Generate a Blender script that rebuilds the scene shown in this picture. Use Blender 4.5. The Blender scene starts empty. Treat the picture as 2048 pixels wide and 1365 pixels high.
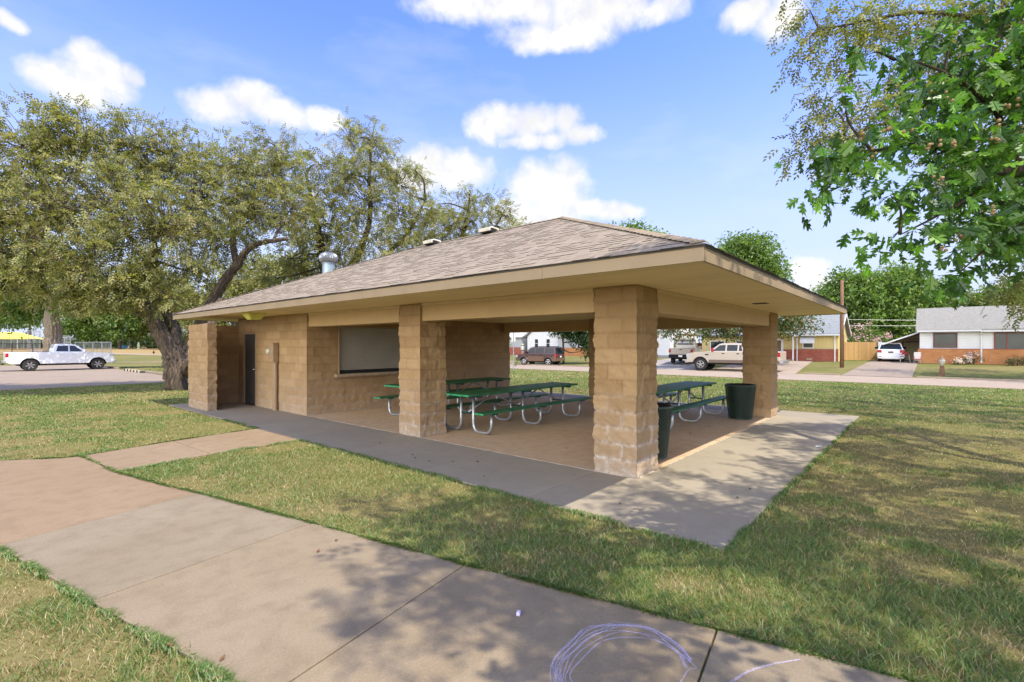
import bpy, bmesh, math, random
import numpy as np
from mathutils import Vector, Matrix
R = math.radians
rng = np.random.default_rng(7)
random.seed(7)
scn = bpy.context.scene
COL = scn.collection

# ------------------------------------------------------------------ camera
YAW = R(40.573)
CAM = (-5.689, -2.81, 1.679)
FPX, HORIZON = 977.4, 691.3          # focal length and horizon row of the 2048 px photograph
cam_d = bpy.data.cameras.new("camera")
cam_d.sensor_width = 36.0
cam_d.lens = FPX / 2048 * 36
cam_d.shift_y = (HORIZON - 682.5) / 2048
cam_d.clip_start = 0.05
cam_d.clip_end = 3000
cam = bpy.data.objects.new("camera", cam_d)
COL.objects.link(cam)
cam.location = CAM
cam.rotation_euler = (R(90), 0, YAW - R(90))
scn.camera = cam
SY, CY = math.sin(YAW), math.cos(YAW)


def at(px, py, d):
    """world point seen at pixel px,py of the photograph at depth d"""
    r = (px - 1024) / FPX * d
    return (CAM[0] + SY * r + CY * d, CAM[1] - CY * r + SY * d, CAM[2] + (HORIZON - py) / FPX * d)


# ------------------------------------------------------------------ sky, sun, exposure
SUN_TO = Vector((0.105, -0.56, 1.0)).normalized()
SUN_EL = math.asin(SUN_TO.z)
SUN_AZ = math.atan2(SUN_TO.x, SUN_TO.y)
SKY_STRENGTH, SUN_STRENGTH, EXPOSURE = 0.15, 2.9, 1.17
vs = scn.view_settings
vs.view_transform = 'Standard'
vs.look = 'None'
vs.gamma = 1.0
vs.exposure = EXPOSURE
vs.use_curve_mapping = False

world = bpy.data.worlds.new("World")
scn.world = world
world.use_nodes = True
wt = world.node_tree
wt.nodes.clear()


class NT:
    """small helper to write node trees"""

    def __init__(s, tree):
        s.t = tree

    def n(s, typ, ins=None, **props):
        nd = s.t.nodes.new(typ)
        for k, v in props.items():
            setattr(nd, k, v)
        for k, v in (ins or {}).items():
            sock = nd.inputs[k]
            if isinstance(v, bpy.types.NodeSocket):
                s.t.links.new(v, sock)
            else:
                sock.default_value = v
        return nd

    def math(s, op, a, b=None, c=None, clamp=False):
        ins = {0: a}
        if b is not None:
            ins[1] = b
        if c is not None:
            ins[2] = c
        return s.n('ShaderNodeMath', ins, operation=op, use_clamp=clamp).outputs[0]

    def vmath(s, op, a, b=None, c=None):
        ins = {0: a}
        if b is not None:
            ins[1] = b
        if c is not None:
            ins[2] = c
        return s.n('ShaderNodeVectorMath', ins, operation=op)

    def mix(s, fac, a, b, blend='MIX'):
        nd = s.t.nodes.new('ShaderNodeMix')
        nd.data_type = 'RGBA'
        nd.blend_type = blend
        for sock, v in ((nd.inputs[0], fac), (nd.inputs[6], a), (nd.inputs[7], b)):
            if isinstance(v, bpy.types.NodeSocket):
                s.t.links.new(v, sock)
            else:
                sock.default_value = v if not isinstance(v, tuple) or len(v) == 4 else (*v, 1)
        return nd.outputs[2]

    def ramp(s, fac, stops, interp='LINEAR'):
        nd = s.n('ShaderNodeValToRGB', {0: fac})
        cr = nd.color_ramp
        cr.interpolation = interp
        while len(cr.elements) < len(stops):
            cr.elements.new(0.5)
        for e, (p, c) in zip(cr.elements, stops):
            e.position = p
            e.color = c if len(c) == 4 else (*c, 1)
        return nd.outputs[0]

    def noise(s, vec, scale, detail=3.0, rough=0.55, dist=0.0):
        return s.n('ShaderNodeTexNoise', {'Vector': vec, 'Scale': scale, 'Detail': detail, 'Roughness': rough, 'Distortion': dist}).outputs[0]

    def link(s, a, b):
        s.t.links.new(a, b)


W = NT(wt)
sky = W.n('ShaderNodeTexSky', sky_type='NISHITA', sun_disc=False, sun_elevation=SUN_EL, sun_rotation=SUN_AZ,
          air_density=1.0, dust_density=0.6, ozone_density=2.2, altitude=400.0)
tc = W.n('ShaderNodeTexCoord').outputs['Generated']
dirv = W.vmath('NORMALIZE', tc).outputs[0]
sep = W.n('ShaderNodeSeparateXYZ', {0: dirv})
az = W.math('ARCTAN2', sep.outputs[1], sep.outputs[0])
el = W.math('ARCSINE', sep.outputs[2])
azel = W.n('ShaderNodeCombineXYZ', {0: az, 1: el, 2: 0.0}).outputs[0]
# each cloud: heaps of soft ellipses at fixed compass directions (azimuth, elevation)
CLOUDS = [
    (100, 150, 62, 42), (165, 110, 42, 48), (195, 150, 88, 56), (160, 180, 105, 40), (262, 150, 34, 28),
    (440, 215, 75, 40), (500, 200, 60, 42), (555, 230, 80, 34), (640, 235, 50, 24),
    (965, 250, 36, 46), (1000, 240, 44, 42), (1060, 245, 80, 42), (1135, 240, 42, 40), (1160, 270, 50, 26), (1075, 285, 80, 18),
    (860, 320, 58, 36), (900, 340, 82, 44), (830, 350, 70, 40),
    (1065, 370, 62, 48), (1120, 375, 66, 58), (1080, 425, 110, 40), (1200, 420, 70, 20),
    (1020, 10, 190, 50), (1180, 20, 170, 60), (1120, 70, 130, 36), (1330, 10, 60, 36), (900, 5, 70, 24),
    (1500, 30, 60, 34), (1560, 45, 50, 60), (1250, 425, 42, 18), (1620, 540, 44, 26), (1640, 565, 70, 24),
    (20, 40, 45, 22),
    (2300, 120, 260, 90), (2900, 260, 400, 70), (-260, 160, 190, 70), (-700, 300, 260, 60)]
acc = None
warp = W.n('ShaderNodeTexNoise', {'Vector': dirv, 'Scale': 9.0, 'Detail': 4.0, 'Roughness': 0.6})
wv = W.vmath('SUBTRACT', warp.outputs['Color'], (0.5, 0.5, 0.5)).outputs[0]
azel_w = W.vmath('MULTIPLY_ADD', wv, (0.055, 0.045, 0.0), azel).outputs[0]
for (px, py, rx, ry) in CLOUDS:
    t = (px - 1024) / FPX
    v = (HORIZON - py) / FPX
    a = YAW - math.atan(t)
    ca = math.cos(math.atan(t))
    e = math.atan(v * ca)
    ra = rx / FPX * ca * ca
    re = ry / FPX * ca * math.cos(e) ** 2
    q = W.vmath('MULTIPLY_ADD', azel_w, (1 / ra, 1 / re, 0), (-a / ra, -e / re, 0)).outputs[0]
    d2 = W.vmath('DOT_PRODUCT', q, q).outputs['Value']
    acc = d2 if acc is None else W.math('SMOOTH_MIN', acc, d2, 0.35)
dens = W.math('SUBTRACT', 1.15, acc)
fine = W.noise(dirv, 26.0, 6.0, 0.62)
dens = W.math('ADD', dens, W.math('MULTIPLY', W.math('SUBTRACT', fine, 0.5), 1.7))
dens = W.n('ShaderNodeMapRange', {0: dens, 1: -0.32, 2: 1.20, 3: 0.0, 4: 1.0}, interpolation_type='SMOOTHSTEP', clamp=True).outputs[0]
# thin veils
veil = W.noise(W.vmath('MULTIPLY', dirv, (1.0, 1.0, 3.0)).outputs[0], 3.2, 5.0, 0.6)
veil = W.n('ShaderNodeMapRange', {0: veil, 1: 0.50, 2: 0.85, 3: 0.0, 4: 0.28}, clamp=True).outputs[0]
dens = W.math('MAXIMUM', dens, veil)
body = W.noise(dirv, 13.0, 4.0, 0.5)
# unseen clouds added behind the camera as fill light; brightest low in the west
west_fill = W.math('MAXIMUM', W.vmath('DOT_PRODUCT', dirv, tuple(Vector((-0.90, -0.22, 0.26)).normalized())).outputs['Value'], 0.0)
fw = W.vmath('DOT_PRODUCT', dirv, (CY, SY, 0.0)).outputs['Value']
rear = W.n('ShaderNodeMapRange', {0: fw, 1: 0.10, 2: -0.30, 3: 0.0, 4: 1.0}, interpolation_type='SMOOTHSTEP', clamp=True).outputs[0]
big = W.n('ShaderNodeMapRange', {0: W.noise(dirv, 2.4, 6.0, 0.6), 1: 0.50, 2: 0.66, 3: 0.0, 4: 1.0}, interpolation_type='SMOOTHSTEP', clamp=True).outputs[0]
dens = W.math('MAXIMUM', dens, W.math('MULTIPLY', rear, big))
low_fill = W.n('ShaderNodeMapRange', {0: el, 1: 0.85, 2: 0.45, 3: 0.0, 4: 1.0}, interpolation_type='SMOOTHSTEP', clamp=True).outputs[0]
dens = W.math('MAXIMUM', dens, W.math('MULTIPLY', W.math('MULTIPLY', W.math('MULTIPLY', rear, low_fill), W.math('POWER', west_fill, 2.0, clamp=True)), 1.0))
fill_gain = W.math('MULTIPLY_ADD', W.math('POWER', west_fill, 6.0), 6.5, 1.0)  # gain raised so the added west bank brightens the shaded front and eaves
white = W.mix(W.n('ShaderNodeMapRange', {0: body, 1: 0.35, 2: 0.65}, clamp=True).outputs[0], (2.75, 2.85, 3.12), (3.45, 3.45, 3.5))
# low haze towards the horizon
hz = W.n('ShaderNodeMapRange', {0: el, 1: 0.0, 2: 0.60, 3: 0.97, 4: 0.0}, interpolation_type='SMOOTHSTEP', clamp=True).outputs[0]
skyc = W.mix(1.0, sky.outputs[0], (0.68, 0.77, 1.20), 'MULTIPLY')
skyc = W.mix(hz, skyc, (2.25, 2.5, 3.05))
skyc = W.mix(dens, skyc, W.vmath('MULTIPLY', white, W.n('ShaderNodeCombineXYZ', {0: fill_gain, 1: W.math('MULTIPLY', fill_gain, 0.97), 2: W.math('MULTIPLY', fill_gain, 0.90)}).outputs[0]).outputs[0])
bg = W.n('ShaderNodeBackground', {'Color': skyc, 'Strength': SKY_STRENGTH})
wo = W.n('ShaderNodeOutputWorld', {'Surface': bg.outputs[0]})
world.cycles.sampling_method = 'MANUAL'
world.cycles.sample_map_resolution = 512

sun_d = bpy.data.lights.new("sun", 'SUN')
sun_d.energy = SUN_STRENGTH
sun_d.angle = R(0.53)
sun_d.color = (1.0, 0.92, 0.78)
sun = bpy.data.objects.new("sun", sun_d)
COL.objects.link(sun)
sun.rotation_euler = (-SUN_TO).to_track_quat('-Z', 'Y').to_euler()
sun.location = (0, 0, 60)
scn.cycles.max_bounces = 8
scn.cycles.diffuse_bounces = 5
scn.cycles.transparent_max_bounces = 12
scn.cycles.use_denoising = True


# ------------------------------------------------------------------ materials
def new_mat(name):
    m = bpy.data.materials.new(name)
    m.use_nodes = True
    m.node_tree.nodes.clear()
    return m, NT(m.node_tree)


def finish(m, N, shader):
    out = N.n('ShaderNodeOutputMaterial')
    N.link(shader, out.inputs[0])
    return m


def principled(N, col, rough=0.8, metal=0.0, spec=0.4, normal=None, **kw):
    ins = {'Base Color': col if isinstance(col, bpy.types.NodeSocket) else (*col, 1), 'Roughness': rough, 'Metallic': metal,
           'Specular IOR Level': spec}
    if normal is not None:
        ins['Normal'] = normal
    ins.update(kw)
    return N.n('ShaderNodeBsdfPrincipled', ins).outputs[0]


def bump(N, h, strength=0.3, dist=0.01):
    return N.n('ShaderNodeBump', {'Height': h, 'Strength': strength, 'Distance': dist}).outputs[0]


def simple(name, col, rough=0.6, metal=0.0, spec=0.4, var=0.18, scale=6.0, bmp=0.0, bscale=60.0, **kw):
    """plain surface whose colour drifts a little"""
    m, N = new_mat(name)
    co = N.n('ShaderNodeTexCoord').outputs['Object']
    n1 = N.noise(co, scale, 5.0, 0.6)
    f = N.n('ShaderNodeMapRange', {0: n1, 1: 0.25, 2: 0.75, 3: 1 - var, 4: 1 + var}).outputs[0]
    c = N.vmath('SCALE', (*col,)).outputs[0]
    c.node.inputs['Scale'].default_value = 1
    N.link(f, c.node.inputs['Scale'])
    nr = None
    if bmp:
        nr = bump(N, N.noise(co, bscale, 4.0, 0.6), bmp, 0.01)
    return finish(m, N, principled(N, c, rough, metal, spec, nr, **kw))


def attr(N, name):
    return N.n('ShaderNodeAttribute', attribute_name=name)


MATS = {}


def mk_block():
    m, N = new_mat("painted_block")
    co = N.n('ShaderNodeTexCoord').outputs['Object']
    geo = N.n('ShaderNodeNewGeometry').outputs['Position']
    a = attr(N, "tint")
    sp = N.n('ShaderNodeSeparateColor', {0: a.outputs['Color']})
    mort, rnd, worn = sp.outputs[0], sp.outputs[1], sp.outputs[2]
    n1 = N.noise(geo, 3.0, 5.0, 0.6)
    n2 = N.noise(geo, 38.0, 6.0, 0.7)
    base = N.ramp(rnd, [(0, (0.325, 0.208, 0.100)), (0.5, (0.375, 0.243, 0.120)), (1, (0.42, 0.28, 0.145))])
    base = N.mix(N.n('ShaderNodeMapRange', {0: n1, 1: 0.35, 2: 0.7, 3: 0.0, 4: 0.35}, clamp=True).outputs[0], base, (0.31, 0.19, 0.085))
    base = N.mix(N.math('MULTIPLY', mort, 0.30), base, (0.19, 0.115, 0.052))
    pits = N.n('ShaderNodeMapRange', {0: n2, 1: 0.24, 2: 0.40, 3: 0.5, 4: 1.0}, clamp=True).outputs[0]
    base = N.mix(1.0, base, N.n('ShaderNodeCombineColor', {0: pits, 1: pits, 2: pits}).outputs[0], 'MULTIPLY')
    # the lowest courses have lost paint and carry white salts, most of all along the joints
    z = N.n('ShaderNodeSeparateXYZ', {0: geo}).outputs[2]
    low = N.n('ShaderNodeMapRange', {0: N.math('ADD', z, N.math('MULTIPLY', n1, 0.6)), 1: 1.55, 2: 0.35, 3: 0.0, 4: 1.0}, clamp=True).outputs[0]
    low = N.math('MULTIPLY', low, worn)
    base = N.mix(N.math('MULTIPLY', low, 0.5), base, (0.37, 0.28, 0.20))
    salt = N.n('ShaderNodeMapRange', {0: N.noise(geo, 14.0, 5.0, 0.65), 1: 0.38, 2: 0.62}, clamp=True).outputs[0]
    js = N.math('MULTIPLY', N.math('MULTIPLY', N.math('POWER', mort, 0.6), salt), low)
    base = N.mix(N.math('MULTIPLY', js, 0.9, clamp=True), base, (0.58, 0.53, 0.48))
    foot = N.n('ShaderNodeMapRange', {0: z, 1: 0.24, 2: 0.0, 3: 0.0, 4: 0.75}, clamp=True).outputs[0]
    foot = N.math('MULTIPLY', N.math('MULTIPLY', foot, worn), N.n('ShaderNodeMapRange', {0: N.noise(geo, 9.0, 6.0, 0.7), 1: 0.35, 2: 0.65}, clamp=True).outputs[0])
    base = N.mix(foot, base, (0.50, 0.46, 0.42))
    h = N.math('ADD', n2, N.math('MULTIPLY', N.noise(geo, 120.0, 3.0, 0.6), 0.4))
    return finish(m, N, principled(N, base, 0.88, 0, 0.25, bump(N, h, 0.75, 0.012)))


def mk_concrete(name, c0, c1, stain, stain_amt=0.35, tint=True, bs=0.25):
    m, N = new_mat(name)
    geo = N.n('ShaderNodeNewGeometry').outputs['Position']
    n1 = N.noise(geo, 0.55, 5.0, 0.6, 0.6)
    n2 = N.noise(geo, 5.0, 6.0, 0.65)
    n3 = N.noise(geo, 70.0, 4.0, 0.75)
    c = N.mix(N.n('ShaderNodeMapRange', {0: n1, 1: 0.3, 2: 0.7}, clamp=True).outputs[0], c0, c1)
    c = N.mix(N.n('ShaderNodeMapRange', {0: n2, 1: 0.45, 2: 0.75, 3: 0.0, 4: stain_amt}, clamp=True).outputs[0], c, stain)
    g = N.n('ShaderNodeMapRange', {0: n3, 1: 0.25, 2: 0.75, 3: 0.79, 4: 1.20}).outputs[0]
    c = N.mix(1.0, c, N.n('ShaderNodeCombineColor', {0: g, 1: g, 2: g}).outputs[0], 'MULTIPLY')
    # short dark scuffs
    wv_ = N.vmath('MULTIPLY', geo, (1.4, 7.0, 1.0)).outputs[0]
    sc = N.n('ShaderNodeMapRange', {0: N.noise(wv_, 1.7, 6.0, 0.7, 1.2), 1: 0.64, 2: 0.78, 3: 0.0, 4: 0.35}, clamp=True).outputs[0]
    c = N.mix(sc, c, tuple(v * 0.6 for v in stain))
    vor = N.n('ShaderNodeTexVoronoi', {'Vector': geo, 'Scale': 26.0})
    speck = N.n('ShaderNodeMapRange', {0: vor.outputs['Distance'], 1: 0.07, 2: 0.035, 3: 0.0, 4: 0.6}, clamp=True).outputs[0]
    c = N.mix(speck, c, tuple(v * 0.5 for v in c1))
    if tint:
        c = N.mix(1.0, c, attr(N, "tint").outputs['Color'], 'MULTIPLY')
    return finish(m, N, principled(N, c, 0.86, 0, 0.3, bump(N, N.math('ADD', n3, n2), bs, 0.004)))


def mk_ground():
    m, N = new_mat("lawn_ground")
    geo = N.n('ShaderNodeNewGeometry').outputs['Position']
    n1 = N.noise(geo, 0.22, 5.0, 0.65)
    n2 = N.noise(geo, 1.9, 6.0, 0.7)
    n3 = N.noise(geo, 45.0, 4.0, 0.7)
    c = N.mix(N.n('ShaderNodeMapRange', {0: N.math('ADD', N.math('MULTIPLY', n1, 0.6), N.math('MULTIPLY', n2, 0.4)), 1: 0.42, 2: 0.60}, clamp=True).outputs[0], (0.14, 0.16, 0.04), (0.25, 0.205, 0.085))
    c = N.mix(N.n('ShaderNodeMapRange', {0: n3, 1: 0.3, 2: 0.7, 3: 0.0, 4: 0.45}, clamp=True).outputs[0], c, (0.10, 0.085, 0.035))
    # the dry bank far to the left
    y = N.n('ShaderNodeSeparateXYZ', {0: geo}).outputs[1]
    dry = N.n('ShaderNodeMapRange', {0: y, 1: 98.0, 2: 102.0, 3: 0.0, 4: 0.85}, clamp=True).outputs[0]
    c = N.mix(dry, c, (0.33, 0.235, 0.11))
    return finish(m, N, principled(N, c, 0.95, 0, 0.1, bump(N, n3, 0.6, 0.03)))


def mk_leaf(name, transl=0.35, rough=0.5, gloss=0.025):
    m, N = new_mat(name)
    c = attr(N, "tint").outputs['Color']
    d = N.n('ShaderNodeBsdfDiffuse', {'Color': c}).outputs[0]
    tcol = N.mix(1.0, c, (1.25, 1.35, 0.6), 'MULTIPLY')
    t = N.n('ShaderNodeBsdfTranslucent', {'Color': tcol}).outputs[0]
    g = N.n('ShaderNodeBsdfGlossy', {'Color': (1, 1, 1, 1), 'Roughness': rough}).outputs[0]
    s = N.n('ShaderNodeMixShader', {0: transl, 1: d, 2: t}).outputs[0]
    s = N.n('ShaderNodeMixShader', {0: gloss, 1: s, 2: g}).outputs[0]
    return finish(m, N, s)


def mk_bark(name, c0, c1):
    m, N = new_mat(name)
    geo = N.n('ShaderNodeNewGeometry').outputs['Position']
    st = N.vmath('MULTIPLY', geo, (1.0, 1.0, 0.16)).outputs[0]
    n1 = N.noise(st, 17.0, 6.0, 0.7, 1.0)
    n2 = N.noise(geo, 2.2, 4.0, 0.6)
    f = N.n('ShaderNodeMapRange', {0: n1, 1: 0.36, 2: 0.62}, clamp=True).outputs[0]
    c = N.mix(f, c0, c1)
    c = N.mix(N.n('ShaderNodeMapRange', {0: n2, 1: 0.4, 2: 0.7, 3: 0.0, 4: 0.5}, clamp=True).outputs[0], c, tuple(v * 0.6 for v in c1))
    return finish(m, N, principled(N, c, 0.95, 0, 0.1, bump(N, n1, 1.0, 0.08)))


def mk_tinted(name, rough=0.9, bscale=90.0, bst=0.35, spec=0.2):
    m, N = new_mat(name)
    geo = N.n('ShaderNodeNewGeometry').outputs['Position']
    n = N.noise(geo, bscale, 4.0, 0.7)
    g = N.n('ShaderNodeMapRange', {0: n, 1: 0.25, 2: 0.75, 3: 0.72, 4: 1.22}).outputs[0]
    c = N.mix(1.0, attr(N, "tint").outputs['Color'], N.n('ShaderNodeCombineColor', {0: g, 1: g, 2: g}).outputs[0], 'MULTIPLY')
    return finish(m, N, principled(N, c, rough, 0, spec, bump(N, n, bst, 0.01)))


def mk_brick(name, c1, c2, mortar, scale=1.0, bw=0.21, bh=0.072):
    m, N = new_mat(name)
    geo = N.n('ShaderNodeNewGeometry')
    sp = N.n('ShaderNodeSeparateXYZ', {0: geo.outputs['Position']})
    uv = N.n('ShaderNodeCombineXYZ', {0: N.math('ADD', sp.outputs[0], sp.outputs[1]), 1: sp.outputs[2], 2: 0.0}).outputs[0]
    b = N.n('ShaderNodeTexBrick', {'Vector': uv, 'Color1': (*c1, 1), 'Color2': (*c2, 1), 'Mortar': (*mortar, 1), 'Scale': 1.0 / scale,
                                   'Mortar Size': 0.006, 'Brick Width': bw, 'Row Height': bh, 'Bias': 0.0})
    n = N.noise(geo.outputs['Position'], 1.4, 4.0, 0.6)
    c = N.mix(N.n('ShaderNodeMapRange', {0: n, 1: 0.35, 2: 0.7, 3: 0.0, 4: 0.4}, clamp=True).outputs[0], b.outputs[0], tuple(v * 0.65 for v in c1))
    return finish(m, N, principled(N, c, 0.9, 0, 0.2, bump(N, b.outputs['Fac'], -0.4, 0.006)))


def mk_lap(name, col, pitch=0.15, var=0.1, vertical=False):
    """lap siding or vertical grooves as bump on real board pitch"""
    m, N = new_mat(name)
    geo = N.n('ShaderNodeNewGeometry').outputs['Position']
    sp = N.n('ShaderNodeSeparateXYZ', {0: geo})
    h = N.math('FRACT', N.math('DIVIDE', N.math('ADD', sp.outputs[0], sp.outputs[1]) if vertical else sp.outputs[2], pitch))
    line = N.n('ShaderNodeMapRange', {0: h, 1: 0.0, 2: 0.08, 3: 0.72, 4: 1.0}, clamp=True).outputs[0]
    n = N.noise(geo, 1.3, 5.0, 0.6)
    g = N.math('MULTIPLY', line, N.n('ShaderNodeMapRange', {0: n, 1: 0.3, 2: 0.7, 3: 1 - var, 4: 1 + var}).outputs[0])
    c = N.mix(1.0, (*col, 1), N.n('ShaderNodeCombineColor', {0: g, 1: g, 2: g}).outputs[0], 'MULTIPLY')
    return finish(m, N, principled(N, c, 0.7, 0, 0.3, bump(N, h, 0.5, 0.02)))


def mk_soffit():
    m, N = new_mat("soffit_paint")
    geo = N.n('ShaderNodeNewGeometry').outputs['Position']
    sp = N.n('ShaderNodeSeparateXYZ', {0: geo})
    n = N.noise(N.vmath('MULTIPLY', geo, (2.0, 0.5, 1)).outputs[0], 1.2, 5.0, 0.6)
    g = N.n('ShaderNodeMapRange', {0: n, 1: 0.3, 2: 0.7, 3: 0.90, 4: 1.08}).outputs[0]
    h = N.math('FRACT', N.math('DIVIDE', sp.outputs[0], 0.102))
    ln = N.n('ShaderNodeMapRange', {0: h, 1: 0.0, 2: 0.10, 3: 0.80, 4: 1.0}, clamp=True).outputs[0]
    g = N.math('MULTIPLY', g, ln)
    c = N.mix(1.0, (0.76, 0.58, 0.30, 1), N.n('ShaderNodeCombineColor', {0: g, 1: g, 2: g}).outputs[0], 'MULTIPLY')
    return finish(m, N, principled(N, c, 0.6, 0, 0.3, bump(N, ln, 0.3, 0.004)))


def mk_glass(name, col=(0.02, 0.025, 0.03), rough=0.06):
    m, N = new_mat(name)
    return finish(m, N, principled(N, col, rough, 0, 0.45))


def mk_chainlink(name, col, cover=0.22):
    """woven wire seen as a fine lattice: holes are really clear"""
    m, N = new_mat(name)
    geo = N.n('ShaderNodeNewGeometry').outputs['Position']
    sp = N.n('ShaderNodeSeparateXYZ', {0: geo})
    hh = N.math('ADD', sp.outputs[0], sp.outputs[1])
    u = N.math('FRACT', N.math('MULTIPLY', N.math('ADD', hh, sp.outputs[2]), 9.0))
    v = N.math('FRACT', N.math('MULTIPLY', N.math('SUBTRACT', hh, sp.outputs[2]), 9.0))
    wire = N.math('MAXIMUM', N.math('LESS_THAN', u, cover * 0.5), N.math('LESS_THAN', v, cover * 0.5))
    tr = N.n('ShaderNodeBsdfTransparent').outputs[0]
    return finish(m, N, N.n('ShaderNodeMixShader', {0: wire, 1: tr, 2: principled(N, col, 0.5, 0.6)}).outputs[0])


M = {}
M['block'] = mk_block()
M['walk'] = mk_concrete("walk_concrete", (0.218, 0.171, 0.111), (0.250, 0.202, 0.138), (0.150, 0.114, 0.072), 0.6)
M['pave'] = mk_concrete("walkway_concrete", (0.285, 0.248, 0.185), (0.33, 0.290, 0.220), (0.215, 0.182, 0.132))
M['floor'] = mk_concrete("stained_floor", (0.50, 0.345, 0.205), (0.54, 0.41, 0.275), (0.38, 0.225, 0.12), 0.55)
M['road'] = mk_concrete("road_concrete", (0.32, 0.25, 0.185), (0.36, 0.285, 0.215), (0.26, 0.195, 0.14), 0.3, tint=False)
M['lot'] = mk_concrete("lot_concrete", (0.255, 0.20, 0.148), (0.30, 0.238, 0.18), (0.18, 0.14, 0.105), 0.4, tint=False)
M['gravel'] = mk_concrete("gravel_drive", (0.28, 0.255, 0.225), (0.36, 0.33, 0.29), (0.20, 0.18, 0.155), 0.5, tint=False, bs=0.8)
M['clay'] = simple("red_clay", (0.34, 0.14, 0.07), 0.95, var=0.2)
M['ground'] = mk_ground()
M['leaf'] = mk_leaf("small_leaf", 0.42)
M['oakleaf'] = mk_leaf("oak_leaf", 0.42, 0.45, 0.04)
M['grass'] = mk_leaf("grass_blade", 0.25, 0.5, 0.04)
M['bark'] = mk_bark("elm_bark", (0.045, 0.034, 0.026), (0.25, 0.195, 0.148))
M['barkdark'] = mk_bark("dark_bark", (0.045, 0.034, 0.026), (0.15, 0.115, 0.085))
M['barkpale'] = mk_bark("pale_bark", (0.13, 0.095, 0.065), (0.46, 0.37, 0.28))
M['shingle'] = mk_tinted("roof_shingle")
M['soffit'] = mk_soffit()
M['fascia'] = simple("fascia_paint", (0.32, 0.235, 0.14), 0.6, var=0.10, scale=2.0, bmp=0.1)
M['beam'] = simple("beam_paint", (0.50, 0.335, 0.155), 0.6, var=0.10, scale=1.5, bmp=0.08)
M['trim'] = simple("trim_paint", (0.52, 0.39, 0.22), 0.6, var=0.08)
M['drip'] = simple("drip_edge_metal", (0.06, 0.05, 0.042), 0.5, var=0.1)
M['doorpaint'] = simple("door_paint", (0.062, 0.06, 0.058), 0.5, var=0.15, scale=3.0)
M['shutter'] = simple("shutter_metal", (0.36, 0.33, 0.285), 0.45, 0.2, var=0.1, scale=2.0)
M['black'] = simple("black_rubber", (0.012, 0.012, 0.013), 0.6, var=0.2)
M['stone'] = simple("sill_stone", (0.36, 0.275, 0.185), 0.85, var=0.2, scale=9, bmp=0.4)
M['galv'] = simple("galvanised_steel", (0.42, 0.43, 0.45), 0.42, 0.75, var=0.25, scale=14.0, bmp=0.05)
M['bluegalv'] = simple("galvanised_flashing", (0.30, 0.38, 0.42), 0.45, 0.5, var=0.2, scale=10.0)
M['steel'] = simple("bright_steel", (0.7, 0.7, 0.7), 0.25, 0.9, var=0.1)
M['green'] = simple("green_plank_paint", (0.022, 0.13, 0.055), 0.5, 0, 0.45, var=0.45, scale=7.0, bmp=0.1, bscale=30)
M['greenend'] = simple("green_plank_end", (0.04, 0.30, 0.13), 0.45, var=0.2)
M['dgreen'] = simple("dark_green_steel", (0.014, 0.05, 0.032), 0.45, var=0.2)
M['canmesh'] = simple("green_expanded_metal", (0.036, 0.072, 0.058), 0.35, 0.2, var=0.25, spec=0.6)
M['white'] = simple("white_paint", (0.78, 0.78, 0.77), 0.5, var=0.05)
M['lens'] = simple("yellowed_lens", (0.52, 0.48, 0.10), 0.4, var=0.12)
M['chalk'] = simple("lilac_chalk", (0.60, 0.53, 0.74), 0.95, var=0.15, scale=30)
M['tan'] = simple("tan_metal_paint", (0.32, 0.215, 0.125), 0.55, var=0.12, scale=5)
M['greyroof'] = mk_tinted("grey_shingle", 0.9, 6.0, 0.2)
M['glass'] = mk_glass("window_glass")
M['screen'] = simple("dark_window_screen", (0.055, 0.06, 0.052), 0.35, var=0.3, scale=1.2, spec=0.6)
M['yellow'] = mk_lap("yellow_siding", (0.60, 0.48, 0.21), 0.30, 0.06, True)
M['yellowlap'] = mk_lap("yellow_lap_siding", (0.62, 0.52, 0.20), 0.18, 0.05)
M['whitelap'] = mk_lap("white_siding", (0.74, 0.75, 0.77), 0.20, 0.05)
M['greylap'] = mk_lap("grey_siding", (0.42, 0.44, 0.47), 0.16, 0.06)
M['cream'] = mk_lap("cream_panel", (0.60, 0.55, 0.36), 1.2, 0.06, True)
M['redbrick'] = mk_brick("red_brick", (0.30, 0.062, 0.042), (0.38, 0.10, 0.065), (0.36, 0.24, 0.18))
M['orangebrick'] = mk_brick("orange_brick", (0.50, 0.20, 0.075), (0.58, 0.27, 0.11), (0.45, 0.29, 0.17), 1.0, 0.36, 0.09)
M['redtrim'] = simple("brick_red_trim", (0.25, 0.055, 0.045), 0.6)
M['darktrim'] = simple("dark_red_frame", (0.13, 0.045, 0.04), 0.6)
M['fencewood'] = mk_tinted("cedar_board", 0.9, 14.0, 0.4)
M['polewood'] = simple("pole_wood", (0.19, 0.105, 0.06), 0.9, var=0.3, scale=5, bmp=0.4, bscale=20)
M['canopy'] = simple("yellow_shade_cloth", (0.80, 0.66, 0.10), 0.8, var=0.06)
M['blue'] = simple("blue_plastic", (0.05, 0.30, 0.48), 0.5)
M['red'] = simple("red_cloth", (0.36, 0.025, 0.035), 0.7)
M['flower'] = mk_leaf("flower_petal", 0.25)
M['acorn'] = simple("acorn_tan", (0.27, 0.175, 0.075), 0.55, var=0.25, scale=30)
M['tyre'] = simple("tyre_rubber", (0.03, 0.028, 0.027), 0.85, var=0.3)
M['rim'] = simple("wheel_alloy", (0.5, 0.5, 0.51), 0.3, 0.8, var=0.1)
M['under'] = simple("underbody_black", (0.012, 0.012, 0.012), 0.9)
M['taillight'] = simple("tail_lamp_red", (0.38, 0.012, 0.015), 0.2, spec=0.7)
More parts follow.
